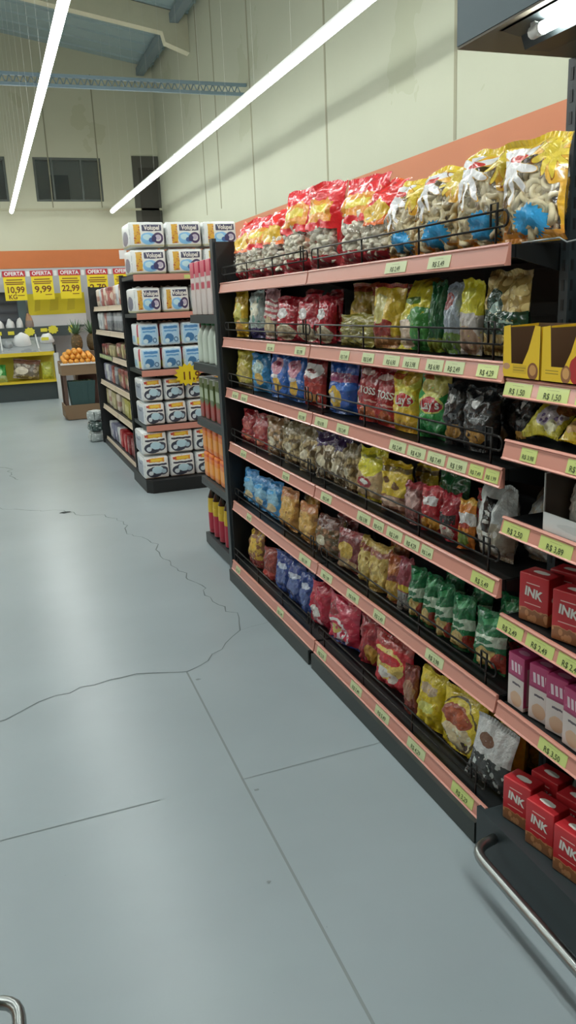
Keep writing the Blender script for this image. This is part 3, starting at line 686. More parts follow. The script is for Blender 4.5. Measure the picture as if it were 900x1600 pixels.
bag('maroon_gold', 'maroon and gold snack bag', '#6d2f30', [(ell(.45, .55, .3, .2, .4), '#b3963f'), (ell(.45, .2, .4, .16, .6), '#a38a62'), (band(.86, 1), '#8a3a3a')], .185, .19, variants=2)
bag('straw', 'straw yellow snack bag', '#b39a4f', [(ell(.5, .45, .4, .25, .8), '#c7b26a'), (inside(blot(6, .12)), '#8f6f3a'), (band(.75, .86, .1), '#8a4a35')], .15, .2, variants=2)
bag('russet', 'orange brown snack bag', '#99542f', [(ell(.5, .3, .42, .22, .5), '#bb9a45'), (band(.5, .62, .05), '#6d2f2f'), (ell(.5, .75, .3, .1, .5), '#b5763c')], .13, .205, variants=2)
bag('rose_band', 'rose snack bag with yellow band', '#8a3a45', [(band(.42, .52), '#c2ab35'), (band(0, .40, .03), '#8f8d88'), (inside(blot(11, .1), band(0, .4)), '#2c2a2c'), (inside(blot(6, .15), band(.55, 1)), '#a5606a')], .085, .21, .06, variants=1)
bag('green_cookie', 'green snack bag with round biscuit picture', '#1a6a3f', [(inside(blot(5, .16)), '#258a50'), (band(.44, .62, .05), '#b9cbb6'), (ell(.45, .52, .32, .05, .6, 12), '#2c6d48'), (ell(.5, .24, .34, .17), '#b39a5c'), (ell(.5, .24, .2, .1), '#c9b67c'), (ell(.9, .2, .2, .16), '#9c3a2c'), (ell(.5, .84, .3, .06, .5), '#4fa06d')], .12, .20, .07, variants=2, logomat=IW)
bag('gold_dots', 'golden dotted snack bag', '#b5922f', [(cells(8, .5), '#7d4f22'), (band(0, .25, .06), '#7d2a24'), (ell(.5, .6, .3, .2, .5), '#c9a63c')], .18, .225, variants=1)
bag('brick', 'brown red snack bag', '#7d2c22', [(inside(blot(5, .1)), '#95402c'), (ell(.5, .2, .35, .15, .3), '#b5443a')], .16, .2, variants=2)
bag('navy', 'dark blue snack bag', '#1c3a7d', [(inside(blot(6, .12)), '#2f57a8'), (ell(.5, .45, .35, .2, 1.0), '#54689a'), (ell(.5, .7, .3, .07, .5), '#aeb8cc')], .16, .23, variants=3)
bag('crimson', 'shiny crimson snack bag', '#a01c34', [(inside(blot(7, .1)), '#b93550'), (ell(.45, .35, .25, .12, .8), '#d5c8c4'), (ell(.5, .15, .3, .08, .5), '#d9a0a8')], .17, .22, variants=2)
bag('swirl', 'crimson snack bag with white swirl print', '#ad2440', [(oring(.42, .36, .30, .22, .55), '#d7c9cf'), (oring(.68, .28, .2, .17, .5), '#c7bac4'), (ell(.4, .37, .14, .1), '#b8a860'), (band(0, .12, .04), '#2b3f86'), (ell(.25, .72, .15, .14), '#7d1f2c'), (inside(blot(7, .14)), '#c64a62')], .25, .23, .09, variants=1, wr=1.4)
bag('red_plain', 'plain deep red snack bag', '#8f1f2a', [(inside(blot(5, .12)), '#a3303a'), (ell(.7, .3, .25, .2, .4), '#b3862f')], .14, .23, variants=1)
bag('jumbo_red', 'square red and yellow snack bag', '#b0262f', [(ell(.42, .52, .45, .28), '#d0b05a'), (ell(.4, .62, .38, .1, .3), '#b3202c'), (ell(.35, .35, .2, .1, .5), '#dcd0c4'), (ell(.62, .32, .14, .1, .4), '#c7bfb4'), (rect(.0, 1, .82, .98, .03), '#9c3a35')], .23, .225, .09, variants=1, logomat=IY)
bag('brown_slim', 'slim brown red snack bag', '#7a3a33', [(inside(blot(6, .1)), '#96574a'), (ell(.5, .5, .4, .2, .5), '#a5806a')], .075, .2, .05, variants=1)
bag('yellow_peanut', 'bright yellow snack bag', '#cdb424', [(ell(.5, .7, .35, .1, .7), '#b8a58a'), (inside(blot(6, .15)), '#b9982a'), (ell(.5, .4, .3, .1, .8), '#e0cf6a')], .145, .22, variants=2)
bag('yellow_oval', 'large yellow bag with brown oval', '#cfb326', [(ell(.5, .30, .36, .24), '#c4b591'), (inside(ell(.5, .30, .36, .24), ringy(9, .1, .3)), '#d8cdb0'), (ell(.68, .22, .1, .07), '#3a2c20'), (ell(.45, .62, .36, .17), '#8f3f20'), (ell(.45, .62, .28, .11), '#a34d28'), (oring(.47, .46, .46, .44, .88), '#5a4a18')], .225, .225, .085, variants=1, logomat=ink('tan', '#c9a562'))
bag('white_pouch', 'white and black pouch with brown stamp', '#c2c5c4', [(ell(.35, .68, .2, .1, .3), '#6d4a35'), (band(0, .45, .12), '#2c302f'), (inside(blot(7, .1), band(0, .5)), '#a9b0ae'), (band(.93, 1), '#b2b6b6')], .165, .22, .035, variants=1, wr=.6)
bag('green_white', 'white and green pouch lying down', '#a9b3ae', [(ell(.5, .5, .35, .25, .5), '#3f6a48'), (ell(.5, .55, .2, .12, .5), '#c3cbc4')], .17, .2, .05, variants=1)

# ------------------------------------------------------------------ the six snack shelves
SHN = ['top', 'second', 'third', 'fourth', 'fifth', 'bottom']
def row(si, items, xf=1.305, turn=.20):
    """items: (product, y of the far edge, width or None, height or None, extra depth)"""
    cnt = {}
    for it in items: cnt[it[0]] = cnt.get(it[0], 0)+1
    seen = {}
    for i, (p, yf, wd, hh, dx) in enumerate(items):
        pr = PRO[p]; wd = wd or pr.w; hh = hh or pr.h
        seen[p] = seen.get(p, 0)+1
        lab = f'{pr.look}, {ORD[i+1]} bag from far end of {SHN[si]} snack shelf'
        r = random.Random(si*50+i)
        put(p, xf+pr.t/2+dx+r.uniform(.004, .012)+.4*turn*wd*.5, yf-wd/2, ZS[si]+.001, lab, f'snack bags on the {SHN[si]} snack shelf', seen[p], wd*.955-.008, hh, (-r.uniform(.02, .10), r.uniform(-.03, .03), -PI/2+turn+r.uniform(-.08, .08)))
row(0, [('puff_orange', 4.490, .26, .33, 0), ('puff_red', 4.265, .27, .325, 0), ('puff_orange', 4.010, .25, .335, 0), ('puff_red', 3.695, .28, .375, 0), ('puff_red', 3.370, .27, .355, 0), ('puff_red', 3.055, .26, .34, .01), ('puff_orange', 2.830, .19, .29, 0),
        ('ring_snack', 2.640, .225, .255, 0), ('ring_snack', 2.440, .245, .27, 0), ('ring_snack', 2.185, .245, .285, 0), ('ring_slim', 1.925, .235, .255, -.02)])
row(1, [('yellow_tall', 4.490, None, None, 0), ('silver_green', 4.195, None, None, 0), ('white_stripe', 3.970, .16, None, 0), ('red_disc', 3.780, .21, None, 0), ('red_disc', 3.500, .21, None, 0), ('red_disc', 3.250, .14, .195, 0), ('gold', 3.100, .18, .24, .085), ('gold', 2.900, .16, .22, .085),
        ('pasta', 2.710, .18, None, 0), ('lime_yellow', 2.515, .18, None, 0), ('deep_green', 2.300, .08, None, 0), ('silver_blue', 2.220, .092, None, 0), ('lemon', 2.132, .105, None, 0), ('green_gold', 2.030, .175, .24, .01)])
put('olive_flat', 1.345, 2.865, ZS[1]+.001, 'olive foil bag slumped in front of two gold bags on second snack shelf', 'snack bags on the second snack shelf', 0, .30, .125)
row(2, [('olive_yellow', 4.490, .2, None, 0), ('sky_blue', 4.210, .19, None, 0), ('blue_pink', 3.890, .19, None, 0), ('blue_pink', 3.660, .19, None, 0), ('wine_white', 3.460, .2, None, 0), ('wavy_chip', 3.145, .20, None, 0), ('wavy_chip', 2.93, .11, .22, .04), ('tortilla_red', 2.853, .165, .225, 0), ('tortilla_red', 2.700, .15, .215, 0), ('lays_yellow', 2.567, .17, None, 0), ('lays_green', 2.392, .165, None, 0), ('black_chip', 2.215, .115, .20, 0), ('black_chip', 2.105, .155, .20, .0)])
row(3, [('red_small', 4.480, .2, None, 0), ('red_small', 4.260, .2, None, 0), ('clear_brown', 4.015, .22, None, 0), ('clear_tan', 3.760, .2, None, 0), ('clear_tan', 3.540, .19, None, 0), ('clear_purple', 3.330, .19, None, 0), ('clear_purple', 3.150, .15, .215, 0), ('clear_tan', 3.010, .115, .21, 0), ('yellow_arch', 2.905, .21, None, 0), ('yellow_nut', 2.665, .185, None, 0), ('pink_brown', 2.463, .11, None, 0), ('red_label', 2.350, .115, None, 0), ('red_black', 2.228, .1, None, 0), ('carrot', 2.112, .082, None, 0), ('popcorn', 2.036, .155, None, 0)])
row(4, [('blue_cracker', 4.490, .2, None, 0), ('blue_cracker', 4.295, .2, .2, 0), ('blue_cracker', 4.100, .2, None, 0), ('amber', 3.860, .2, None, 0), ('amber', 3.580, .19, .2, 0), ('clear_choc', 3.360, .22, None, 0), ('maroon_gold', 3.085, .2, None, 0), ('straw', 2.892, .115, None, 0), ('straw', 2.782, .15, .205, 0), ('russet', 2.626, .10, None, 0), ('rose_band', 2.535, .092, None, 0), ('green_cookie', 2.450, .095, None, 0), ('green_cookie', 2.355, .095, .205, 0), ('green_cookie', 2.250, .10, .205, 0), ('green_cookie', 2.155, .115, .2, 0), ('green_cookie', 2.021, .155, .195, 0)])
row(5, [('gold_dots', 4.420, .2, None, 0), ('brick', 4.130, .18, None, 0), ('navy', 3.910, .17, None, 0), ('navy', 3.730, .17, None, 0), ('navy', 3.550, .14, None, 0), ('crimson', 3.420, .2, None, 0), ('swirl', 3.205, .28, None, 0), ('red_plain', 2.901, .15, None, .03), ('jumbo_red', 2.710, .25, None, 0), ('brown_slim', 2.436, .085, None, 0), ('yellow_peanut', 2.350, .15, None, 0), ('yellow_oval', 2.198, .235, None, 0)], xf=1.285)
put('yellow_peanut', 1.41, 1.90, ZS[5]+.001, 'yellow snack bag set back beside the large oval bag on bottom snack shelf', 'snack bags on the bottom snack shelf', 1, .13, .23)
put('yellow_peanut', 1.50, 1.93, ZS[5]+.001, 'yellow snack bag at the rear of bottom snack shelf by the upright', 'snack bags on the bottom snack shelf', 0, .13, .23)
put('white_pouch', 1.305, 1.885, ZS[5]+.001, 'white and black pouch leaning at near end of bottom snack shelf', 'snack bags on the bottom snack shelf', 0, None, None, (-.16, .1, -PI/2+.25))
# bags standing behind the front row, where the gaps show them
BK = [(1, 'red_disc', 3.60, .2, .23, 1.46), (1, 'red_disc', 3.36, .2, .22, 1.46), (1, 'gold', 2.60, .17, .22, 1.46),
      (2, 'blue_pink', 3.95, .18, .22, 1.45), (2, 'wine_white', 3.52, .18, .215, 1.45), (2, 'black_chip', 2.05, .16, .205, 1.45), (2, 'black_chip', 1.925, .09, .20, 1.45),
      (3, 'clear_brown', 3.85, .2, .2, 1.47), (3, 'clear_purple', 3.42, .2, .21, 1.47), (3, 'green_back', 2.36, .2, .19, 1.47), (3, 'yellow_nut', 2.54, .15, .19, 1.47), (3, 'red_label', 2.15, .12, .16, 1.47),
      (4, 'amber', 3.7, .2, .22, 1.46), (4, 'maroon_gold', 3.25, .2, .2, 1.46), (4, 'russet', 2.75, .15, .21, 1.46), (4, 'green_cookie', 2.33, .12, .215, 1.46), (4, 'green_cookie', 2.16, .12, .215, 1.46), (4, 'green_cookie', 1.99, .13, .215, 1.46),
      (5, 'brick', 4.0, .18, .21, 1.45), (5, 'navy', 3.66, .17, .235, 1.45), (5, 'crimson', 3.45, .17, .235, 1.45), (5, 'crimson', 3.05, .17, .25, 1.45), (5, 'red_plain', 2.72, .15, .24, 1.46), (5, 'brown_slim', 2.46, .10, .215, 1.45), (5, 'yellow_peanut', 2.12, .15, .235, 1.45)]
bkn = {}
for si, p, y, wd, hh, x in BK:
    bkn[si] = bkn.get(si, 0)+1
    put(p, x, y, ZS[si]+.001, f'{PRO[p].look}, {ORD[bkn[si]]} along the back of {SHN[si]} snack shelf', f'back row bags on the {SHN[si]} snack shelf', bkn[si], wd, hh)
# bags on the canopy unit
put('green_gold', 1.455, 1.635, ZR[0]+.001, 'dark green bag with golden pillow snacks standing behind the yellow display boxes', 'snack bags on the canopy unit', 1, .18, .25, (.03, .06, -PI/2+.15))
put('black_chip', 1.54, 1.668, ZR[1]+.001, 'black bag standing at the back of the second canopy unit shelf', 'snack bags on the canopy unit', 1, .12, .115, (-.02, 0, -PI/2))
put('white_pillow', 1.476, 1.868, ZS[3]+.001, 'plain white glossy bag behind the popcorn bag with dark tag', 'back row bags on the fourth snack shelf', 0, .115, .235, (.0, 0, -PI/2))
put('popcorn', 1.545, 1.615, ZR[3]+.001, 'clear popcorn bag behind the red wafer boxes on the canopy unit', 'snack bags on the canopy unit', 0, .18, .19, (.0, 0, -PI/2))
put('green_cookie', 1.53, 1.66, ZR[4]+.001, 'green biscuit bag behind the pink boxes on the canopy unit', 'snack bags on the canopy unit', 0, .13, .2, (-.06, 0, -PI/2))
put('green_white', 1.50, 1.66, .139, 'white and green pouch propped behind the red boxes on the base deck', 'snack bags on the canopy unit', 0, .14, .19, (-.35, 0, -PI/2))

# ------------------------------------------------------------------ cartons, packs, bottles
def soft_box(w, d, h, r=.004, bulge=0.0, seed=0, n=1, noise_amp=0.0):
    """rounded box standing at z=0, front -Y; slots: 0 front/back, 1 sides, 2 top/bottom"""
    b = MB()
    def wv(t, L):
        e = r/L
        return [0, e*.35, e, .3, .5, .7, 1-e, 1-e*.35, 1][min(8, int(round(t*8)))]
    def face(o, a, c, mi):
        def fn(u, v):
            p = Vector(o)+Vector(a)*u+Vector(c)*v
            lx, ly, lz = w/2-r, d/2-r, h/2-r; q = p-Vector((0, 0, h/2))
            core = Vector((max(-lx, min(lx, q.x)), max(-ly, min(ly, q.y)), max(-lz, min(lz, q.z))))
            dv = q-core
            if dv.length > 1e-9: q = core+dv.normalized()*r
            if bulge:
                fx, fy, fz = 1-(q.x/(w/2))**2, 1-(q.y/(d/2))**2, 1-(q.z/(h/2))**2
                fx, fy, fz = max(0, fx), max(0, fy), max(0, fz)
                if mi == 0: q.y += math.copysign(bulge*(fx*fz)**.5, q.y)
                if mi == 1: q.x += math.copysign(bulge*.7*(fy*fz)**.5, q.x)
                if mi == 2: q.z += math.copysign(bulge*.6*(fx*fy)**.5, q.z) if q.z > 0 else 0
            if noise_amp: q += Vector((nz(q.x*14+seed, q.y*14, q.z*14), nz(q.x*14, q.y*14+seed, q.z*14), .5*nz(q.x*14, q.y*14, q.z*14+seed)))*noise_amp
            if q.z < -h/2: q.z = -h/2
            return (q.x, q.y, q.z+h/2)
        us = 8
        L1, L2 = (w if mi != 1 else d), (h if mi != 2 else d)
        b.grid(lambda u, v: fn(wv(u, L1), wv(v, L2)), us, us, mi, False, lambda u, v: (wv(u, L1), wv(v, L2)))
    X, Y = w/2, d/2
    face((-X, -Y, 0), (w, 0, 0), (0, 0, h), 0); face((X, Y, 0), (-w, 0, 0), (0, 0, h), 0)
    face((X, -Y, 0), (0, d, 0), (0, 0, h), 1); face((-X, Y, 0), (0, -d, 0), (0, 0, h), 1)
    face((-X, -Y, h), (w, 0, 0), (0, d, 0), 2); face((-X, Y, 0), (w, 0, 0), (0, -d, 0), 2)
    return b
def card(name, base, layers=(), rough=.4, **kw): return pm('card_'+name, gain(base, 1.22), [(m_, gain(c_, 1.22)) for m_, c_ in layers], rough=rough, coat=.25, **kw)
def ftext(txt, w, d, h, size, cx, cz, bold=.02, sx=1.0, slant=0.0, face='front', lift=.0012):
    b = MB()
    if face == 'front': M = Matrix.Translation((cx*w, -d/2-lift, cz*h)) @ Matrix.Rotation(PI/2, 4, 'X') @ Matrix.Rotation(slant, 4, 'Z')
    elif face == 'left': M = Matrix.Translation((-w/2-lift, cx*d, cz*h)) @ Matrix.Rotation(-PI/2, 4, 'Z') @ Matrix.Rotation(PI/2, 4, 'X') @ Matrix.Rotation(slant, 4, 'Z')
    elif face == 'right': M = Matrix.Translation((w/2+lift, cx*d, cz*h)) @ Matrix.Rotation(PI/2, 4, 'Z') @ Matrix.Rotation(PI/2, 4, 'X') @ Matrix.Rotation(slant, 4, 'Z')
    else: M = Matrix.Translation((cx*w, cz*d, h+lift)) @ Matrix.Rotation(slant, 4, 'Z')
    b.text(txt, M, size, 0, bold, sx)
    return b
FACE = -PI/2
# red wafer cartons
RC = card('wafer_red', '#b2262c', [(band(0, .28, .12, 5), '#b9855a'), (inside(cells(6, .45), band(0, .26, .12, 5)), '#8f5f3a'), (rect(.25, .7, .80, .82), '#d5b9b0'), (rect(.2, .75, .38, .40), '#d5a9a0')])
RS = card('wafer_red_side', '#a3222a', [(band(0, .26, .12, 5), '#b07a50'), (ell(.5, .55, .3, .08, .3), '#c9c0b8')])
RT = card('wafer_red_top', '#b0262c', [(ell(.5, .5, .26, .17, .8, 9), '#d9d4cc')])
wm = [soft_box(.10, .065, .14, .004, 0, 1).mesh('carton', [RC, RS, RT]), ftext('INK', .10, .065, .14, .036, 0, .62, .04, .95, -.12).mesh('lettering', [IW])]
def carton(nm, meshes, x, y, z, label, group, cat='box', rot=FACE, names=('carton', 'lettering')):
    t = thing(nm, label, cat, (x, y, z), (0, 0, rot), group)
    for n_, m_ in zip(names, meshes): link(n_, m_, t)
    return t
for lab, x, y in (('red wafer box at the left of its shelf on the canopy unit, front row', 1.335, 1.705), ('red wafer box second from left in front row, above the pink boxes', 1.330, 1.558), ('red wafer box third from left in front row, above the pink boxes', 1.33, 1.43), ('red wafer box in second row behind the left one, above the pink boxes', 1.425, 1.69), ('red wafer box in second row behind the second one, above the pink boxes', 1.425, 1.545)):
    carton('wafer_box', wm, x+.004, y-.012, ZR[3]+.001, lab, 'red wafer boxes on the fourth canopy unit shelf', rot=FACE+.28+random.uniform(-.06, .06))
for i, (x, y, lab) in enumerate(((1.30, 1.685, 'farthest in front row'), (1.29, 1.565, 'second in front row'), (1.29, 1.445, 'third in front row'), (1.39, 1.675, 'farthest in second row'), (1.385, 1.555, 'second in second row'), (1.38, 1.435, 'third in second row'))):
    carton('wafer_box', wm, x, y, .139, f'red wafer box on the dark base deck, {lab}', 'red wafer boxes on the base deck', rot=FACE+.2+random.uniform(-.05, .05))
# pink biscuit cartons
PC = card('pink_front', '#cfc5c0', [(band(.62, 1), '#a83a68'), (band(.58, .62), '#8f3058'), (ell(.55, .18, .35, .14, .5), '#c9a98c'), (rect(.3, .8, .44, .48, .05), '#5a5058'), (inside(rect(.15, .85, .68, .86), stripes(5, .62, .25)), '#d9c6cf')])
PS = card('pink_side', '#a03a62', [(rect(.2, .8, .1, .8), '#a58a8a'), (band(0, .08), '#c0b0a8')]); PT = card('pink_top', '#a93a69', [(ell(.5, .5, .3, .2, .4), '#c98aa6')])
pmsh = [soft_box(.072, .055, .165, .003).mesh('carton', [PC, PS, PT])]
for i, (x, y, rt) in enumerate(((1.305, 1.765, .12), (1.315, 1.655, .25), (1.315, 1.58, .28), (1.305, 1.50, .1), (1.30, 1.41, .1), (1.40, 1.70, .1), (1.405, 1.60, .2), (1.40, 1.50, .15))):
    if i == 0: y = 1.74
    carton('biscuit_box', pmsh, x+.014, y-.01, ZR[4]+.001, f'white and pink biscuit box below the red wafer boxes, {ORD[i+1] if i < 5 else ORD[i-4]} in {"front" if i < 5 else "back"} row', 'pink biscuit boxes on the fifth canopy unit shelf', rot=FACE+rt-.1)
# open yellow display boxes
YB = card('display_yellow', '#d9b526', [(ell(.83, .16, .14, .16), '#7a4a2a'), (ell(.83, .18, .09, .1, .5), '#b98a50'), (ell(.1, .22, .1, .06, .5), '#b58a6a'), (rect(.28, .66, .10, .26, .0), '#c8a522'), (rect(.30, .64, .20, .215), '#8a7020'), (rect(.30, .60, .15, .165), '#8a7020')])
YR = card('display_yellow_red', '#d9b526', [(ell(.95, .25, .28, .28, .3), '#a5282a'), (ell(.60, .16, .12, .16), '#8a5a3a'), (ell(.60, .18, .08, .1, .5), '#c2935a'), (rect(.1, .42, .20, .215), '#8a7020'), (rect(.1, .42, .15, .165), '#8a7020'), (ell(.93, .75, .07, .18), '#7a2a26')])
BRN = card('display_inside', '#5a4230'); YSD = card('display_side', '#cfa922')
def display_box(label, y, mat, w=.15, h=.135, d=.11, x=1.268):
    t = thing('display_box', label, 'box', (x+d/2, y, ZR[0]+.004), (0, 0, FACE), 'yellow display boxes on the canopy unit')
    f = MB(); q = .0025
    out = [(-w/2, 0), (w/2, 0), (w/2, h*.98), (w*.36, h), (w*.20, h*.52), (w*.05, h*.30), (-w*.26, h*.28), (-w*.30, h*.52), (-w*.31, h), (-w/2, h*.97)]
    # front with a cut-out, made of convex quads
    quads = [[(-w/2, 0), (w/2, 0), (w/2, h*.28), (-w/2, h*.28)], [(-w/2, h*.28), (-w*.26, h*.28), (-w*.31, h), (-w/2, h*.97)], [(w*.05, h*.28), (w/2, h*.28), (w/2, h*.98), (w*.36, h), (w*.20, h*.55)]]
    for Q in quads:
        n = len(f.v); k = len(Q); f.v += [(p[0], -d/2, p[1]) for p in Q]+[(p[0], -d/2+q, p[1]) for p in Q]
        f.face(range(n, n+k), 0, [(p[0]/w+.5, p[1]/h) for p in Q]); f.face(list(range(n+k, n+2*k))[::-1], 1)
        for i in range(k): f.face((n+i, n+k+i, n+k+(i+1) % k, n+(i+1) % k), 1)
    f.obj('front_panel', [mat, BRN], t)
    m = MB(); m.box(-w/2, w/2, -d/2, d/2, 0, q, 1); m.box(-w/2, w/2, d/2-q, d/2, q, h*1.0, 1)
    for s in (-1, 1):
        xa = s*w/2; m.prism([(-d/2+q, q), (d/2-q, q), (d/2-q, h), (-d/2+q, h*.97)], 'x', min(xa, xa-s*q), max(xa, xa-s*q), 0)
        m.box(min(xa-s*q, xa-s*q*1.6), max(xa-s*q, xa-s*q*1.6), -d/2+q, d/2-q, q, h*.95, 1)
    m.obj('tray', [YSD, BRN], t)
display_box('open yellow display box with u shaped front, farther of the pair', 1.722, YB)
display_box('open yellow display box with red corner print, nearer of the pair', 1.563, YR)
display_box('open yellow display box at the edge of the frame beside the red cornered one', 1.404, YB)
# candy pouches in the second tray
bag('candy_yellow', 'yellow candy pouch with purple sweets', '#b9b23a', [(ell(.6, .45, .36, .3, .5, 8), '#6d5f86'), (inside(cells(8, .4), ell(.6, .45, .36, .3, .5, 8)), '#c2bcc4'), (ell(.8, .65, .2, .2, .4), '#8a5a30'), (ell(.75, .2, .15, .12, .6, 9), '#d8c9a0')], .16, .18, .05, variants=2)
bag('candy_red', 'yellow candy pouch with red ribbon', '#cfb02f', [(ell(.5, .62, .2, .10, .2), '#b0352a'), (ell(.25, .3, .2, .15, .5), '#c9a46a'), (ell(.75, .4, .2, .25, .6), '#b8922a')], .16, .18, .05, variants=1)
for p, x, y, k, lab in (('candy_yellow', 1.314, 1.70, 0, 'yellow green candy pouch with purple sweets lying in the salmon tray'), ('candy_red', 1.314, 1.55, 0, 'yellow candy pouch with red ribbon lying in the salmon tray'), ('candy_red', 1.314, 1.40, 0, 'yellow candy pouch at the frame edge in the salmon tray')):
    put(p, x, y, ZR[1]+.006, lab, 'candy pouches in the salmon tray', k, .135, .14, (-.85, 0, FACE+.1))
put('deep_green', 1.505, 1.846, ZS[2]+.001, 'dark green sachet at the near rear end of third snack shelf beside black bags', 'back row bags on the third snack shelf', 0, .07, .21, (0, 0, FACE))
# white display carton with pouches
t = thing('display_carton', 'white cut out display carton with pouches, beside the slumped white bag', 'box', (1.355, 1.50, ZR[2]+.001), (0, 0, FACE), None)
WC = card('white_carton', '#c9ccca', [(ell(.5, .5, .3, .2, .9, 12), '#bcbfbd')]); WCI = card('carton_inside', '#4a4038')
m = MB(); w_, d_, h_, q = .26, .14, .15, .003
m.box(-w_/2, w_/2, -d_/2, -d_/2+q, 0, .048); m.box(-w_/2, w_/2, -d_/2+q, d_/2, 0, q); m.box(-w_/2, w_/2, d_/2-q, d_/2, q, h_, 1)
m.obj('tray', [WC, WCI], t)
for s in (-1, 1):
    m = MB(); O = [(-d_/2, .048), (-d_/2, h_), (d_/2-q, h_), (d_/2-q, q), (-d_/2+q, q)]; xo = s*w_/2
    m.prism(O, 'x', min(xo, xo-s*q/2), max(xo, xo-s*q/2), 0)
    O = [(-d_/2+.004, .052), (-d_/2+.004, h_-.002), (d_/2-q-.001, h_-.002), (d_/2-q-.001, q), (-d_/2+.004, q)]
    m.prism(O, 'x', min(xo-s*q/2, xo-s*q), max(xo-s*q/2, xo-s*q), 1); m.obj('side_wall', [WC, WCI], t)
bag('white_fold', 'white folded pouch', '#c6c3bc', [(inside(blot(3, .1)), '#b3b0a8')], .075, .15, .045, variants=1, flop=.02)
bag('cookie_pouch', 'pale pouch with round biscuit picture', '#b9b6b0', [(band(.62, .78, .05), '#7f9fb0'), (ell(.42, .30, .34, .22), '#b3935a'), (ell(.42, .32, .12, .07), '#4a3626'), (ell(.62, .26, .2, .18), '#3a3836'), (ell(.3, .38, .06, .04), '#4a3626')], .085, .15, .045, variants=1)
put('white_fold', 1.365, 1.587, ZR[2]+.006, 'white folded pouch standing in the white display carton', 'pouches in the white display carton', 0, None, None, (-.1, 0, FACE))
put('cookie_pouch', 1.345, 1.505, ZR[2]+.006, 'pale pouch with biscuit picture in the white display carton', 'pouches in the white display carton', 0, None, None, (-.1, 0, FACE))

# ------------------------------------------------------------------ drinks end unit behind the tall end panel
t = thing('drinks_end_unit', 'dark end unit of drinks behind the tall black end panel', 'shelf', (1.6, 4.99, 0))
m = MB(); m.box(1.29, 1.98, 4.64, 5.36, .012, .085); m.box(1.31, 1.96, 4.66, 5.34, 0, .012); sub(t, m, 'plinth', DARK)
m = MB(); m.box(1.60, 1.98, 4.622, 4.636, .085, 1.95); sub(t, m, 'back_panel', BLACK)
ZE = [1.60, 1.29, .92, .50, .088]
for z in ZE[:-1]:
    m = MB(); m.box(1.285, 1.98, 4.64, 5.35, z-.03, z); m.box(1.283, 1.30, 4.64, 5.352, z-.052, z-.03); m.box(1.30, 1.98, 5.335, 5.352, z-.052, z-.03); sub(t, m, 'shelf', DARK)
M1 = card('drink_white', '#c9bfbb', [(band(.78, 1), '#a8304a'), (inside(band(.55, .72, .12), vband(.15, .85)), '#b8506a'), (vband(.46, .54), '#8a8080')]); M1S = card('drink_white_side', '#c2b8b4', [(band(.70, 1), '#b03a52'), (rect(.1, .9, .48, .6, .1), '#a83048')])
cm = [soft_box(.10, .10, .33, .005).mesh('carton', [M1, M1S, M1])]
def bottle(prof, mats, mis, capfrom, seg=14):
    b1 = MB(); b1.lathe(prof[:capfrom], seg, mis=mis[:capfrom-1]); b2 = MB(); b2.lathe(prof[capfrom-1:], seg)
    return b1.mesh('bottle_body', mats[:-1]), b2.mesh('cap', [mats[-1]])
GB = bottle([(.046, 0), (.048, .01), (.048, .17), (.03, .215), (.018, .23), (.018, .24), (.02, .241), (.02, .265), (.012, .268)], [pm('milky', '#c9d6c9', rough=.35), pm('green_cap', '#2f7a45', rough=.4)], [0]*8, 6)
RB = [soft_box(.09, .09, .27, .006).mesh('carton', [card('juice_red', '#5a6a3a', [(band(0, .42, .3, 4), '#8a2f2a'), (ell(.5, .62, .3, .12, .3), '#b9bfb0'), (band(.86, 1), '#c2c6ba')]), card('juice_side', '#4a5a34', [(band(0, .36, .3, 4), '#8f3028'), (band(.5, .75, .1), '#98a58a')]), card('juice_top', '#c2c6ba')])]
OB = [soft_box(.105, .105, .181, .018).mesh('jug', [card('orange_f', '#d9812a', [(band(.2, .62), '#e0963a'), (band(.80, .90), '#c2562c')]), card('orange_s', '#d2762a', [(band(.2, .62), '#dd8f38'), (band(.80, .9), '#c2562c')]), card('orange_t', '#cf6a35')])]
SB = bottle([(.044, 0), (.046, .01), (.046, .19), (.044, .26), (.020, .325), (.016, .335), (.016, .345), (.018, .346), (.018, .368), (.01, .37)], [pm('cola', '#1c1412', rough=.12, coat=.5), pm('cola_label', '#a32030', [], rough=.35), pm('yellow_label', '#d0b02f', rough=.35), pm('black_cap', '#17191a', rough=.4)], [0, 1, 2, 0, 0, 0, 0, 0, 0], 7)
SBl = MB(); SBl.lathe([(.0465, .03), (.047, .035), (.047, .15), (.0465, .155)], 14); SBy = MB(); SBy.lathe([(.0468, .157), (.0472, .16), (.0472, .205), (.0465, .208)], 14)
SBp = [('bottle_body', SB[0]), ('cap', SB[1]), ('wrap_label', SBl.mesh('wrap_label', [pm('cola_red', '#a8233a', rough=.35)])), ('band_label', SBy.mesh('band_label', [pm('yellow_label2', '#d0b02f', rough=.35)]))]
def place(nm, parts, loc, label, cat, group, rot=0.0):
    o = thing(nm, label, cat, loc, (0, 0, rot), group)
    for n_, m_ in parts: link(n_, m_, o)
    return o
ys = [4.745, 4.885, 5.025, 5.165, 5.295]
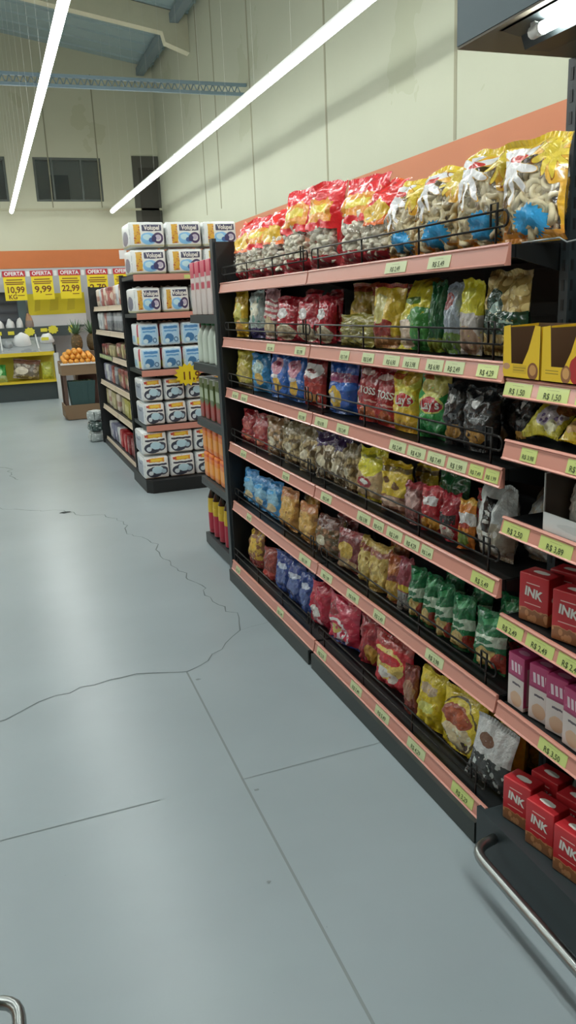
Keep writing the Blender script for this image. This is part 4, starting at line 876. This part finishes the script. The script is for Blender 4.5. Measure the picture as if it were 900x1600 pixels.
for i, y in enumerate(ys):
    n_ = ORD[i+1]
    place('drink_carton', [('carton', cm[0])], (1.352, y, ZE[0]+.001), f'tall white carton with red top on drinks unit, {n_} from end panel', 'carton', 'white and red drink cartons', 0)
    place('drink_bottle', [('bottle_body', GB[0]), ('cap', GB[1])], (1.36, y, ZE[1]+.001), f'milky bottle with green cap on drinks unit, {n_} from end panel', 'bottle', 'milky bottles with green caps')
    place('juice_carton', [('carton', RB[0])], (1.355, y, ZE[2]+.001), f'green and red juice carton on drinks unit, {n_} from end panel', 'carton', 'juice cartons')
    for lv in (0, 1):
        place('juice_jug', [('jug', OB[0])], (1.36, y-.004, ZE[3]+.001+lv*.183), f'orange juice jug in the {"upper" if lv else "lower"} layer of drinks unit, {n_} from end panel', 'jug', 'orange jugs in two layers')
    place('soda_bottle', SBp, (1.35, y, ZE[4]+.001), f'dark soda bottle with red label on drinks unit, {n_} from end panel', 'bottle', 'dark soda bottles')
place('soda_bottle', SBp, (1.46, 5.295, ZE[4]+.001), 'dark soda bottle behind the one farthest from the end panel', 'bottle', 'dark soda bottles')

# ------------------------------------------------------------------ paper end display and the far gondola
t = thing('paper_end_display', 'black end display stacked with white paper packs', 'shelf', (1.8, 7.5, 0))
m = MB(); m.prism([(1.20, 7.19), (1.25, 7.12), (2.32, 7.12), (2.36, 7.16), (2.36, 7.88), (1.20, 7.88)], 'z', 0, .118); sub(t, m, 'plinth', BLACK)
m = MB(); m.box(1.24, 2.33, 7.86, 7.885, .118, 1.96); sub(t, m, 'back_panel', BLACK)
for i, (z, xl) in enumerate(((1.945, 1.25), (1.615, 1.25), (1.115, 1.25), (.615, 1.25))):
    m = MB(); m.box(xl, 2.33, 7.21, 7.855, z-.035, z-.001); sh = sub(t, m, 'shelf', DARK)
    m = MB(); m.prism([(7.205, z+.001), (7.198, z), (7.198, z-.052), (7.205, z-.054), (7.21, z-.054), (7.21, z+.001)], 'x', xl, 2.33); m.obj('price_rail', PINK, sh)
    m = MB(); xx = (1.70, 1.78, 1.62, 1.76)[i]; m.box(xx, xx+.10, 7.195, 7.197, z-.045, z-.012); m.obj('price_label', CARD, sh)
PKS = dict(v=dict(), b=dict(), p=dict())
PW = card('paper_white', '#d3d6d4', [(inside(blot(4, .12)), '#c3c8c6')], bump=.15, bsc=6, bdist=.01)
VF = card('pack_wide', '#d2d4d2', [(rect(.13, .31, .14, .92, .05), '#c79a35'), (inside(rect(.13, .31, .14, .92, .05), blot(9, .08)), '#a5543a'), (rect(.37, .93, .64, .90, .02), '#3c3c55'), (ell(.54, .34, .22, .25, .6, 7), '#7db4d9'), (ell(.50, .40, .12, .12, .6, 8), '#b4d3e2'), (ell(.62, .28, .08, .10, .5, 9), '#3c5f96'), (oring(.82, .36, .15, .22, .35), '#453a5c'), (ell(.82, .38, .07, .10), '#b0a8bb'), (ell(.70, .34, .07, .14, .5), '#3a3a60'), (band(0, .09, .03), '#b9b795')], warp=.03)
VS = card('pack_wide_side', '#cdd0ce', [(ell(.5, .4, .36, .3, .6), '#6d6d7d'), (band(0, .1), '#b9b795')])
BF = card('pack_blue', '#c3d2da', [(rect(.07, .95, .07, .93, .10), '#9cc0d6'), (rect(.14, .88, .74, .86, .06), '#3c78ad'), (rect(.16, .82, .60, .68, .05), '#5b90bd'), (ell(.42, .32, .24, .20, .7, 8), '#3c6f9c'), (ell(.30, .20, .12, .10, .6), '#c3d6e0'), (oring(.78, .24, .12, .11, .4), '#3c5f86')], warp=.04)
BS = card('pack_blue_side', '#cfd6d8', [(vband(.72, .9, .03), '#b03a48'), (rect(.7, .92, .1, .4), '#c7b040'), (rect(.1, .5, .15, .45, .1), '#88b4d0')])
PF = card('pack_square', '#d3d4d2', [(rect(.18, .84, .76, .95, .08, 9), '#c78a2a'), (rect(.28, .74, .80, .91, .05), '#d3b238'), (rect(.10, .24, .80, .92, .04), '#b0402f'), (rect(.10, .92, .60, .69, .05), '#34323f'), (ell(.40, .30, .33, .25, .5, 6), '#333745'), (ell(.72, .36, .24, .20, .4, 6), '#3f4350'), (ell(.54, .40, .24, .17, .4), '#a9c6d0'), (ell(.26, .26, .10, .10, .4), '#c3cdd2'), (ell(.78, .33, .10, .10), '#9ab3c0'), (band(0, .04, .02), '#b08a6a')], warp=.04)
PSd = card('pack_square_side', '#cdd0d0', [(rect(.12, .85, .1, .8, .15), '#8f98a6'), (rect(.2, .7, .6, .68, .05), '#5a5f70')], warp=.04)
KM = {}
def pack_mesh(kind, w, d, h, seed):
    f, s_ = dict(v=(VF, VS), b=(BF, BS), p=(PF, PSd))[kind]
    parts = [('wrap', soft_box(w, d, h, .016, .010, seed, 6, .005).mesh('wrap', [f, s_, PW]))]
    if kind == 'v': parts.append(('lettering', ftext('Volupel', w, d, h, .052, .15, .765, .03, .85, 0, 'front', .013).mesh('lettering', [IW])))
    # gathered film tail at each end
    m = MB(); m.grid(lambda u, v: (w*(u-.5)*.8, .0+.004*math.sin(u*30), h+.004+v*.012*(1+.4*math.sin(u*17+seed))), 20, 1); 
    parts.append(('film_fold', m.mesh('film_fold', [PW])))
    return parts
def stack(kind, xs, zs, w, h, desc, group, d=.38, y=7.245):
    for r, z in enumerate(zs):
        for c_, x in enumerate(xs):
            key = (kind, w, (r+c_) % 3)
            if key not in KM: KM[key] = pack_mesh(kind, w, d, h, (r+c_) % 3*5+3)
            lvl = '' if len(zs) == 1 else (', lower layer' if r == 0 else ', upper layer')
            place('paper_pack', KM[key], (x+w/2, y+d/2, z), f'{desc}{lvl}, {ORD[c_+1]} from the aisle', 'paper pack', group, random.uniform(-.02, .02))
stack('v', [1.255, 1.585, 1.915], [1.947, 2.175], .305, .205, 'wide white paper pack on top of the paper display', 'wide paper packs on the top shelf')
stack('v', [1.25, 1.51, 1.77, 2.03], [1.617], .232, .215, 'wide white paper pack alone on second display shelf', 'wide paper packs on the second shelf', .4)
stack('b', [1.265, 1.46, 1.655, 1.85], [1.117, 1.332], .172, .192, 'blue and white paper pack on third display shelf', 'blue paper packs on the third shelf', .38)
stack('p', [1.25, 1.455, 1.66, 1.865], [.617, .835], .182, .197, 'square white paper pack on fourth display shelf', 'square paper packs on the fourth shelf', .38)
stack('p', [1.205, 1.45, 1.695, 1.94], [.119, .347], .224, .204, 'square white paper pack on the display plinth', 'square paper packs on the plinth', .4, 7.22)
# yellow starburst price tag
t = thing('price_burst', 'yellow starburst price tag clipped on the paper display rail', 'sign', (1.66, 7.17, 1.06))
m = MB(); pts = [((.125 if k % 2 == 0 else .095)*math.cos(PI*k/14), (.105 if k % 2 == 0 else .08)*math.sin(PI*k/14)) for k in range(28)]
m.prism(pts, 'y', -.002, .002); m.obj('card', pm('burst_yellow', '#e2c81e', rough=.5), t)
m = MB(); m.text('11,9', Matrix.Translation((.03, -.0035, -.015)) @ Matrix.Rotation(PI/2, 4, 'X'), .10, 0, .02); m.obj('lettering', ink('burst', '#6d3a12'), t)
m = MB(); m.box(-.015, .015, .002, .03, .06, .068); m.obj('clip', WHITEP, t)
# far gondola
XF = 1.27
ZF = [1.705, 1.43, 1.15, .82, .51, .09]
def far_unit(label, y0, y1, skip=()):
    t = thing('shelving_unit', label, 'shelf', (1.7, (y0+y1)/2, 0))
    m = MB(); m.box(1.70, 1.72, y0, y1, 0, 1.93); sub(t, m, 'back_panel', BLACK)
    for i, z in enumerate(ZF):
        if i in skip: continue
        m = MB(); m.box(XF+.008, 1.695, y0+.004, y1-.004, z-.03, z-.002); sh = sub(t, m, 'shelf', BLACK)
        m = MB(); m.prism(rail_profile(XF, z, .055), 'y', y0+.004, y1-.004); m.obj('price_rail', PALE, sh)
    m = MB(); m.box(XF-.02, 1.695, y0+.004, y1-.004, 0, .055); sub(t, m, 'kick_plate', BLACK)  # solid black kick plate of the far unit
    return t
far_unit('black grocery shelving unit right behind the paper end display', 7.93, 9.14)
far_unit('black grocery shelving unit at the far end of the farther run', 9.15, 10.36, skip=(2,))
t = thing('shelf_post', 'black slotted upright between the paper display and the far shelves', 'post', (1.26, 7.905, 0)); m = MB(); m.box(1.235, 1.275, 7.892, 7.922, 0, 1.97)
for k in range(30): m.box(1.233, 1.235, 7.902, 7.912, .2+k*.055, .225+k*.055, 1)
sub(t, m, 'post', [BLACK, SLATE])
t = thing('end_panel', 'black end panel closing the far grocery shelves', 'panel', (1.5, 10.40, 0)); m = MB(); m.box(1.245, 1.72, 10.37, 10.40, 0, 1.94); sub(t, m, 'sheet', BLACK); m = MB(); m.box(1.235, 1.262, 10.40, 10.44, 0, 1.95); sub(t, m, 'edge_post', BLACK)
t = thing('dark_tray', 'dark tray with pale price strip on the far grocery shelf', 'tray', (1.4, 9.75, 1.10)); m = MB(); m.box(1.28, 1.69, 9.16, 10.35, 1.09, 1.11); m.box(1.28, 1.30, 9.16, 10.35, 1.11, 1.145); sub(t, m, 'tray', BLACK)
m = MB()
for k in range(7): m.box(1.277, 1.2795, 9.25+k*.15, 9.36+k*.15, 1.10, 1.14)
sub(t, m, 'price_strip', pm('pale_strip', '#c2cf9a', rough=.5))
def simple(nm, base, layers, w, d, h, soft=.01): return soft_box(w, d, h, .012, .008, len(nm), 6, soft).mesh('packet', [card('far_'+nm, base, layers)]*3)
FK = {}
for nm, base, ly in (('cream', '#cbbfae', [(band(.3, .6, .2), '#b08a7a')]), ('pinkish', '#a8675f', [(ell(.5, .5, .35, .25, .6), '#d0c0b0'), (band(.8, 1), '#7d3a34')]), ('white', '#ccd0cf', [(ell(.5, .4, .3, .2, .6), '#a3a7ae')]), ('grey', '#8d9196', [(band(.55, .8, .1), '#b3b6ba'), (ell(.5, .3, .3, .15, .5), '#6d7078')]), ('brown', '#6d4a42', [(ell(.5, .5, .35, .2, .7), '#9a8a62'), (band(.8, 1), '#8a3a3a')]), ('sand', '#a59a72', [(ell(.5, .5, .3, .25, .7), '#c2b98f')]), ('lime', '#a8a34a', [(ell(.5, .5, .35, .2, .6), '#c7c07a')]), ('lilac', '#7d7f96', [(ell(.5, .5, .3, .2, .6), '#b5b2bd')]), ('wine', '#7a2a2e', [(band(.4, .6, .1), '#98504a'), (ell(.5, .75, .3, .1), '#a8686a')]), ('red', '#a8282f', [(ell(.5, .5, .3, .2), '#c76a62')])):
    FK[nm] = (simple(nm, base, ly, .185, .10, .20), simple(nm+'b', base, ly, .185, .10, .15))
FROWS = [(['cream', 'white', 'pinkish', 'cream', 'pinkish', 'pinkish', 'cream', 'white', 'pinkish', 'cream', 'white'], 0), (['white', 'white', 'pinkish', 'grey', 'grey', 'grey', 'grey', 'grey', 'grey', 'grey', 'lilac'], 0), (['brown', 'pinkish', 'brown', 'sand', 'sand', 'pinkish', 'brown', 'sand', 'brown', 'sand', 'brown'], 1), (['lilac', 'white', 'lilac', 'pinkish', 'grey', 'brown', 'pinkish', 'brown', 'pinkish', 'brown', 'pinkish'], 0), (['sand', 'cream', 'sand', 'sand', 'cream', 'sand', 'lime', 'lime', 'lime', 'sand', 'lime'], 0), (['white', 'lilac', 'lilac', 'white', 'red', 'red', 'wine', 'wine', 'wine', 'wine', 'brown'], 0)]
NM = {'cream': 'cream packet', 'white': 'white packet', 'pinkish': 'pink brown packet', 'grey': 'grey packet', 'brown': 'brown packet', 'sand': 'sand coloured packet', 'lime': 'lime yellow packet', 'lilac': 'lilac grey packet', 'wine': 'wine red packet', 'red': 'bright red packet'}
FS = ['top', 'second', 'third', 'fourth', 'fifth', 'bottom']
for si, (lst, sm) in enumerate(FROWS):
    for k, c_ in enumerate(lst):
        y = 10.24-k*.219 if k < 5 else 9.03-(k-5)*.205; z = ZF[si]+.001
        if si == 2 and y > 9.15: z = 1.1105
        o = link('packet', FK[c_][sm], None, (1.305+.055+random.uniform(0, .02), y, z), (0, 0, FACE+random.uniform(-.05, .05)))
        if si == 2 and y > 9.15: o.location.x = 1.375
        tag(o, f'{NM[c_]}, {ORD[k+1]} from the far end on {FS[si]} far grocery shelf', 'packet', f'packets on the {FS[si]} far grocery shelf')

# ------------------------------------------------------------------ produce corner by the far wall
WOOD = pm('crate_wood', '#8a7358', [(stripes(30, .5, 1.5), '#7d674e')], rough=.7); TEAL = pm('teal_plastic', '#2c4a4a', rough=.5)
t = thing('produce_stand', 'wooden tray stand of oranges beyond the far shelves', 'stand', (1.27, 13.25, 0))
m = MB(); x0, x1, y0, y1 = 1.0, 1.62, 12.95, 13.55
m.box(x0, x1, y0, y1, .70, .72); m.box(x0, x1, y0, y0+.02, .72, .865); m.box(x0, x1, y1-.02, y1, .72, .90); m.box(x0, x0+.02, y0+.02, y1-.02, .72, .88); m.box(x1-.02, x1, y0+.02, y1-.02, .72, .88)
sub(t, m, 'tray', WOOD)
m = MB(); m.box(x0-.006, x1+.006, y0-.012, y0-.002, .86, .885); m.box(x0+.021, x1-.021, y0+.021, y1-.021, .722, .86); sub(t, m, 'paper_liner', WHITEP)
for x, y in ((1.04, 13.0), (1.58, 13.0), (1.04, 13.46), (1.58, 13.46)):
    m = MB(); m.box(x-.025, x+.025, y-.025, y+.025, .02, .70); sub(t, m, 'leg', pm('stand_brown', '#5a463c', rough=.7))
m = MB(); m.prism([(1.02, .01), (1.60, .01), (1.66, .235), (.96, .235)], 'y', 12.92, 12.945); m.box(1.02, 1.60, 12.945, 13.5, .01, .03); m.prism([(12.945, .03), (13.5, .03), (13.5, .235), (12.945, .235)], 'x', .99, 1.01); m.prism([(12.945, .03), (13.5, .03), (13.5, .235), (12.945, .235)], 'x', 1.61, 1.63)
sub(t, m, 'lower_tray', WOOD)
m = MB(); m.box(1.27, 1.62, 13.30, 13.32, .2, .70); sub(t, m, 'rear_board', pm('rear_board_brown', '#5f4a44', rough=.7))
t = thing('teal_bin', 'dark teal bin in the lower wooden tray', 'bin', (1.25, 13.1, .03)); m = MB()
m.prism([(1.11, .235), (1.46, .235), (1.50, .60), (1.08, .60)], 'y', 12.96, 12.98); m.prism([(1.11, .235), (1.46, .235), (1.50, .60), (1.08, .60)], 'y', 13.24, 13.26); m.box(1.11, 1.125, 12.98, 13.24, .04, .59); m.box(1.45, 1.465, 12.98, 13.24, .04, .59); m.box(1.11, 1.46, 12.97, 13.25, .032, .05); m.box(1.11, 1.46, 12.962, 12.975, .04, .235)
for k in range(4): m.box(1.12+k*.085, 1.17+k*.085, 12.955, 12.961, .28, .56)
sub(t, m, 'bin', TEAL)
m = MB(); m.grid(lambda u, v: (1.13+.32*u, 12.985+.25*v, .585+.05*nz(u*5, v*5, 2)), 10, 8); sub(t, m, 'leafy_fill', pm('leafy', '#5a6a4a', [(blot(6, .1), '#8f9a7a')], rough=.8))['kind'] = 'stuff'
ORG = pm('orange_peel', '#dd9a3a', rough=.45, bump=.15, bsc=60, coord='Object', var=.1, vsc=9); om = MB()
om.lathe([(.004, -.039)]+[(.041*math.sin(PI*k/9), -.041*math.cos(PI*k/9)*(.94 if k > 4 else 1)) for k in range(1, 9)]+[(.004, .037)], 14)
ome = om.mesh('orange', [ORG]); st_ = MB(); st_.lathe([(.006, .035), (.005, .0395), (.003, .040)], 7); sme = st_.mesh('stem_button', [pm('stem_brown', '#5a5a30', rough=.8)])
lays_ = [(.862, 6, 5, 0), (.930, 5, 4, .04), (.998, 3, 3, .085)]
for z, nx, ny, off in lays_:
    for i in range(nx):
        for j in range(ny):
            if z > .99 and (i+j) % 3 == 2: continue
            o = thing('orange', 'ripe orange in the heaped pile on the wooden tray stand', 'orange', (1.075+off+i*.089+random.uniform(-.003, .003), 13.03+off+j*.092+random.uniform(-.003, .003), z+.042+j*.012), (random.uniform(-.4, .4), random.uniform(-.4, .4), random.uniform(0, 6)), 'oranges piled on the tray stand')
            link('peel', ome, o); link('stem_button', sme, o)
# pineapples on a box behind
t = thing('pedestal_crate', 'brown crate carrying pineapples behind the oranges', 'crate', (1.45, 13.9, 0)); m = MB(); m.box(1.28, 1.75, 13.72, 14.1, 0, 1.02)
for k in range(4): m.box(1.275, 1.28, 13.72, 14.1, .08+k*.25, .26+k*.25)
sub(t, m, 'crate', pm('crate_dark', '#6d5a4a', rough=.8))
PB = pm('pineapple_skin', '#8a6a3f', [(cells(14, .35), '#5a4a2c')], rough=.7, bump=.8, bvor=14, coord='UV'); PL = pm('pineapple_leaf', '#5a7a58', rough=.55)
bm_ = MB(); bm_.lathe([(.03, 0), (.055, .01), (.075, .06), (.08, .12), (.072, .18), (.05, .22), (.02, .235)], 14)
bme = bm_.mesh('fruit', [PB]); lf_ = MB(); rnd = random.Random(4)
for k in range(34):
    a = k*2.399; L = .10+.14*(k/34); sp = .9-.7*(k/34); n0 = len(lf_.v); pr_ = []
    for q in range(5):
        s_ = q/4; rr = .015+L*s_*math.sin(sp)*(1+.3*s_); zz = .225+L*s_*math.cos(sp)-.05*s_*s_*sp; wd = .017*(1-s_)**.7+.001
        lf_.v += [(rr*math.cos(a)-wd*math.sin(a), rr*math.sin(a)+wd*math.cos(a), zz), (rr*math.cos(a)+wd*math.sin(a), rr*math.sin(a)-wd*math.cos(a), zz+.001)]
    for q in range(4): lf_.face((n0+2*q, n0+2*q+1, n0+2*q+3, n0+2*q+2), 0, None, True)
lme = lf_.mesh('leaf_crown', [PL])
for i, (x, y, s_) in enumerate(((1.37, 13.85, 1.2), (1.64, 13.98, 1.2))):
    o = thing('pineapple', f'pineapple with spiky green crown, {ORD[i+1]} from left on the brown crate', 'pineapple', (x, y, 1.021), (0, 0, i*1.3), 'pineapples behind the oranges'); o.scale = (s_, s_, s_); link('fruit', bme, o); link('leaf_crown', lme, o)
# produce counter
YEL = pm('counter_yellow', '#d6bd2c', rough=.4); YELG = pm('counter_lime', '#d6d24a', rough=.5); CDK = pm('counter_dark', '#3c4748', rough=.5)
t = thing('produce_counter', 'long yellow lined produce counter along the far wall', 'counter', (-1.0, 16.9, 0)); xa, xb = -4.0, 1.18
m = MB(); m.box(xa, xb, 16.52, 17.4, 0, .34); sub(t, m, 'plinth', CDK)
m = MB(); m.box(xa, xb, 16.44, 16.9, .345, .385); sub(t, m, 'lower_shelf', YEL)
m = MB(); m.box(xa, xb, 16.90, 16.93, .385, .86); sub(t, m, 'back_board', YELG)
m = MB(); m.box(xa, xb, 16.45, 17.3, .865, .935); sub(t, m, 'upper_rim', YEL)
m = MB()
m.prism([(16.47, .936), (17.25, .936), (17.25, 1.20), (16.55, .98)], 'x', xa, xb); sub(t, m, 'sloped_tray', pm('tray_grey', '#8d9396', [(blot(5, .1), '#757c80')], rough=.4, coord='Object'))
for x in (-2.6, -1.5, -.7, .22, .90):
    m = MB(); m.prism([(16.50, .95), (17.24, 1.20), (17.24, 1.26), (16.50, 1.0)], 'x', x-.012, x+.012); sub(t, m, 'divider', pm('divider_white', '#cfd2d2', rough=.4))
m = MB(); m.box(xa, 1.6, 17.255, 17.30, 1.20, 1.40); sub(t, m, 'label_rail', CDK)
m = MB(); m.box(1.16, 1.25, 16.43, 16.50, .34, .90); m.box(1.165, 1.245, 16.43, 16.50, .0, .34); pst = sub(t, m, 'end_post', pm('post_white', '#cfd4d3', rough=.4)); m = MB(); m.box(1.18, 1.215, 16.45, 16.48, .90, 1.06); m.obj('post_tip', BLACK, pst)
m = MB(); m.box(xa, 1.9, 17.302, 17.49, 1.36, 1.40); sub(t, m, 'rear_ledge', CDK)
for i, (x, w_, z, burst) in enumerate(((.20, .12, 1.30, 0), (.44, .12, 1.30, 0), (.80, .20, 1.31, 1), (1.08, .13, 1.33, 0), (1.26, .20, 1.33, 1), (1.64, .16, 1.32, 1), (-.5, .12, 1.3, 0))):
    m = MB()
    if burst: m.prism([(x+w_*.55*(1 if k % 2 else .8)*math.cos(PI*k/9), z+.09*(1 if k % 2 else .8)*math.sin(PI*k/9)) for k in range(18)], 'y', 17.235, 17.243)
    else: m.box(x-w_/2, x+w_/2, 17.235, 17.243, z-.035, z+.035)
    o = m.obj('price_card', pm('price_yellow', '#d9d23c', rough=.5)); tag(o, f'small yellow {"starburst" if burst else "square"} price card on the produce counter rail, {ORD[i+1] if i < 6 else "leftmost"} from left', 'price card', 'price cards on the produce counter')
m = MB(); m.prism([(.98, 1.14), (1.12, 1.14), (1.12, 1.20), (.98, 1.20)], 'y', 16.72, 16.728); o = m.obj('price_card', MATS['price_yellow']); tag(o, 'low yellow price card standing in the sloped produce tray', 'price card', 'price cards on the produce counter')
def heap(nm, label, cat, mat, loc, rx, ry, rzz, seed, kind=None, slope=0.0):
    m = MB(); m.grid(lambda u, v: (rx*math.cos(2*PI*u)*math.sin(PI*v/2)*(1+.2*nz(3*math.cos(2*PI*u)+seed, 3*math.sin(2*PI*u), v*3)), ry*math.sin(2*PI*u)*math.sin(PI*v/2), rzz*math.cos(PI*v/2)*(1+.35*nz(2*math.cos(2*PI*u)*v+seed, 2*math.sin(2*PI*u)*v, seed))), 20, 9)
    o = m.obj(nm, mat, None, loc, (slope, 0, 0)); tag(o, label, cat)
    if kind: o['kind'] = kind
    return o
WB = pm('white_film', '#d9dddd', rough=.3, bump=.5, bsc=8, coord='Object', bdist=.03)
heap('white_bag', 'tall white wrapped heap in the sloped produce tray', 'bag', WB, (.62, 16.85, 1.080), .17, .13, .25, 1, None, .305)
heap('white_bag', 'low pale wrapped heap near the white end post', 'bag', WB, (1.10, 16.95, 1.112), .14, .12, .16, 3, None, .305)
heap('grey_bag', 'grey wrapped heap at the left of the sloped tray', 'bag', pm('grey_film', '#8f9698', rough=.4, bump=.5, bsc=8, coord='Object', bdist=.03), (.345, 16.8, 1.065), .085, .12, .11, 5, None, .305)
for i, (x, s_) in enumerate(((.25, .08), (.45, .085), (.63, .07))): heap('white_bag', f'white bag on the rear ledge of the produce counter, {ORD[i+1]} from left', 'bag', WB, (x, 17.40, 1.40), s_, .085, .15+.02*i, 7+i)
heap('brown_bag', 'brown and grey bag at right end of the row of white ledge bags', 'bag', pm('brown_film', '#8f8078', [(lambda c: c.w.gt(.13), '#b08a6a')], rough=.5, coord='Object'), (.82, 17.40, 1.40), .085, .075, .25, 12)
bag('net_grey', 'grey printed bag', '#8a8478', [(inside(cells(5, .45)), '#5a5348'), (band(.75, 1, .1), '#6d4f4a'), (ell(.3, .4, .25, .2, .5), '#b5b0a0')], .52, .44, .16, variants=1, oname='produce_bag', cat='bag')
bag('net_green', 'green printed bag', '#2f8a45', [(ell(.5, .55, .25, .2, .4), '#8fc08a'), (band(0, .35, .1), '#8a9a6a')], .30, .34, .14, variants=1, oname='produce_bag', cat='bag')
put('net_grey', .60, 16.62, .386, 'large grey printed bag lying in the yellow counter shelf', None, 0, .50, .38, (-.10, .14, .05))
put('net_green', .10, 16.62, .386, 'green printed bag in the yellow counter shelf', None, 0, None, None, (-.25, 0, .05))
put('net_grey', -.6, 16.64, .386, 'grey printed bag left of the green bag, cut by the frame', None, 0, .4, .35, (-.25, 0, .05))
bag('lime_mesh', 'lime green bag', '#9aa03a', [(blot(5, .1), '#7d8a30')], .22, .34, .12, variants=1, oname='produce_bag', cat='bag')
put('lime_mesh', 1.02, 16.64, .386, 'lime green bag standing next to the white end post', None, 0, None, None, (-.1, 0, 0))
# hanging offer signs, sheets, rail
SY = pm('sign_yellow', '#e3cf1f', rough=.5); SH = pm('sign_head', '#b5303a', rough=.5); SWH = pm('sign_white', '#dfe2e2', rough=.5); SBR = ink('sign_brown', '#6d3a14'); 
t = thing('sign_rail', 'pale rail with white clips carrying the offer signs', 'rail', (.8, 17.03, 2.47)); m = MB(); m.box(-4, 3.2, 17.02, 17.04, 2.36, 2.47); sub(t, m, 'rail', pm('rail_pale', '#c2c5c6', rough=.5))
m = MB()
for x in (-1, 3.1):
    m.tube([(x, 17.03, 2.415), (x, 17.98, 2.415)], .012, 6)
sub(t, m, 'arm', pm('rail_pale', '#c2c5c6'))
SG = [(.62, '10,99', 'KG', .0), (1.14, '9,99', '', -.01), (1.68, '22,99', '', .01), (2.22, '2,70', '', 0), (2.76, '18,9', '', 0), (.08, '4,99', '', 0)]
for i, (x, pr_, ex, tl) in enumerate(SG):
    t = thing('offer_sign', f'yellow OFERTA price sign reading {pr_.replace(",", ".")} hanging from the rail', 'sign', (x, 17.0, 2.47), (0, tl, 0), 'OFERTA signs by the far wall')
    m = MB(); m.box(-.205, .205, -.004, 0, -.545, -.095); m.obj('card', SY, t)
    m = MB(); m.box(-.215, .215, -.007, -.004, -.10, .012); hd = m.obj('header', SH, t)
    RX = Matrix.Rotation(PI/2, 4, 'X')
    m = MB(); m.text('OFERTA', Matrix.Translation((0, -.0085, -.045)) @ RX, .098, 0, .03, 1.0); m.obj('lettering', SWH, hd)
    m = MB(); m.text(pr_, Matrix.Translation((0, -.0055, -.35)) @ RX, .165, 0, .025, .95 if len(pr_) > 4 else 1.15)
    if ex: m.text(ex, Matrix.Translation((-.06, -.0055, -.48)) @ RX, .12, 0, .02)
    for q, (zz, ww) in enumerate(((-.155, .30), (-.20, .36), (-.235, .32))): m.box(-ww/2, ww/2, -.0055, -.005, zz-.011, zz+.008)
    m.box(.03, .16, -.0055, -.005, -.46, -.445)
    m.obj('price_print', SBR, t)
    m = MB(); m.box(.235, .295, -.006, .0, -.10, .0); m.obj('white_clip', SWH, t)
m = MB(); m.box(.84, 1.98, 17.486, 17.492, 1.63, 2.05)
for k, (x, w_) in enumerate(((.95, .12), (1.25, .18), (1.6, .16))): m.prism([(x, 1.70), (x+w_, 1.72), (x+w_+.03, 1.97), (x+.05, 1.97)], 'y', 17.484, 17.486, 1)
o = m.obj('yellow_sheet', [pm('sheet_yellow', '#d3c524', rough=.6), pm('sheet_fold', '#c2b428', rough=.6)]); tag(o, 'long yellow paper sheet behind the OFERTA signs', 'sheet')
m = MB(); m.box(.84, 1.98, 17.491, 17.498, 1.402, 1.628); o = m.obj('hanging_board', pm('board_white', '#d5d8dc', rough=.5)); tag(o, 'long white board below the yellow paper sheet', 'board')  # plain white board
t = thing('cold_case', 'dark grey cold case interior left of the yellow sheet', 'case', (-1.2, 17.7, 0)); m = MB(); m.box(-4, .80, 17.62, 17.95, 0, 2.10); sub(t, m, 'case_back', pm('case_grey', '#5d636b', rough=.5))
m = MB()
for k in range(3): m.box(-3.98, .62, 17.58, 17.62, 1.52+k*.18, 1.55+k*.18)
sub(t, m, 'case_shelf', pm('case_shelf_grey', '#4a4f58', rough=.5)); m = MB(); m.box(.64, .80, 17.55, 17.62, 0, 2.1); sub(t, m, 'case_side', pm('case_side_teal', '#5d7278', rough=.5)); m = MB(); m.box(-4, .84, 17.5, 17.95, 2.10, 2.34); sub(t, m, 'case_head', pm('case_head_pale', '#b9bdc2', rough=.5))
# small white tag on the orange band
m = MB(); m.box(2.86, 3.02, YW-.03, YW-.022, 2.72, 2.90); o = m.obj('wall_notice', SWH); tag(o, 'small white paper notice on the orange band of the far wall', 'notice')
# wrapped bundles at the far end of the far run
for i, (x, y, c_) in enumerate(((1.17, 10.60, '#a9b2b0'), (1.42, 10.75, '#5a8a62'))):
    z = 0
    for lv in range(3):
        o = link('bundle', soft_box(.17, .2, .12, .03, .02, i*3+lv, 6, .012).mesh('bundle', [pm('bundle_%d_%d' % (i, lv % 2), c_ if lv != 1 else '#4d5f5c', [(blot(4, .08), '#d5dad8')], rough=.3)]*3), None, (x+lv*.01, y, lv*.137), (0, 0, lv*.2))
        tag(o, f'{"pale" if i == 0 else "green"} wrapped bundle on the floor past the far shelves, {["bottom", "middle", "top"][lv]} of its stack', 'bundle', 'wrapped bundles past the far shelves')
# unlink nothing else: every object above is in the scene collection
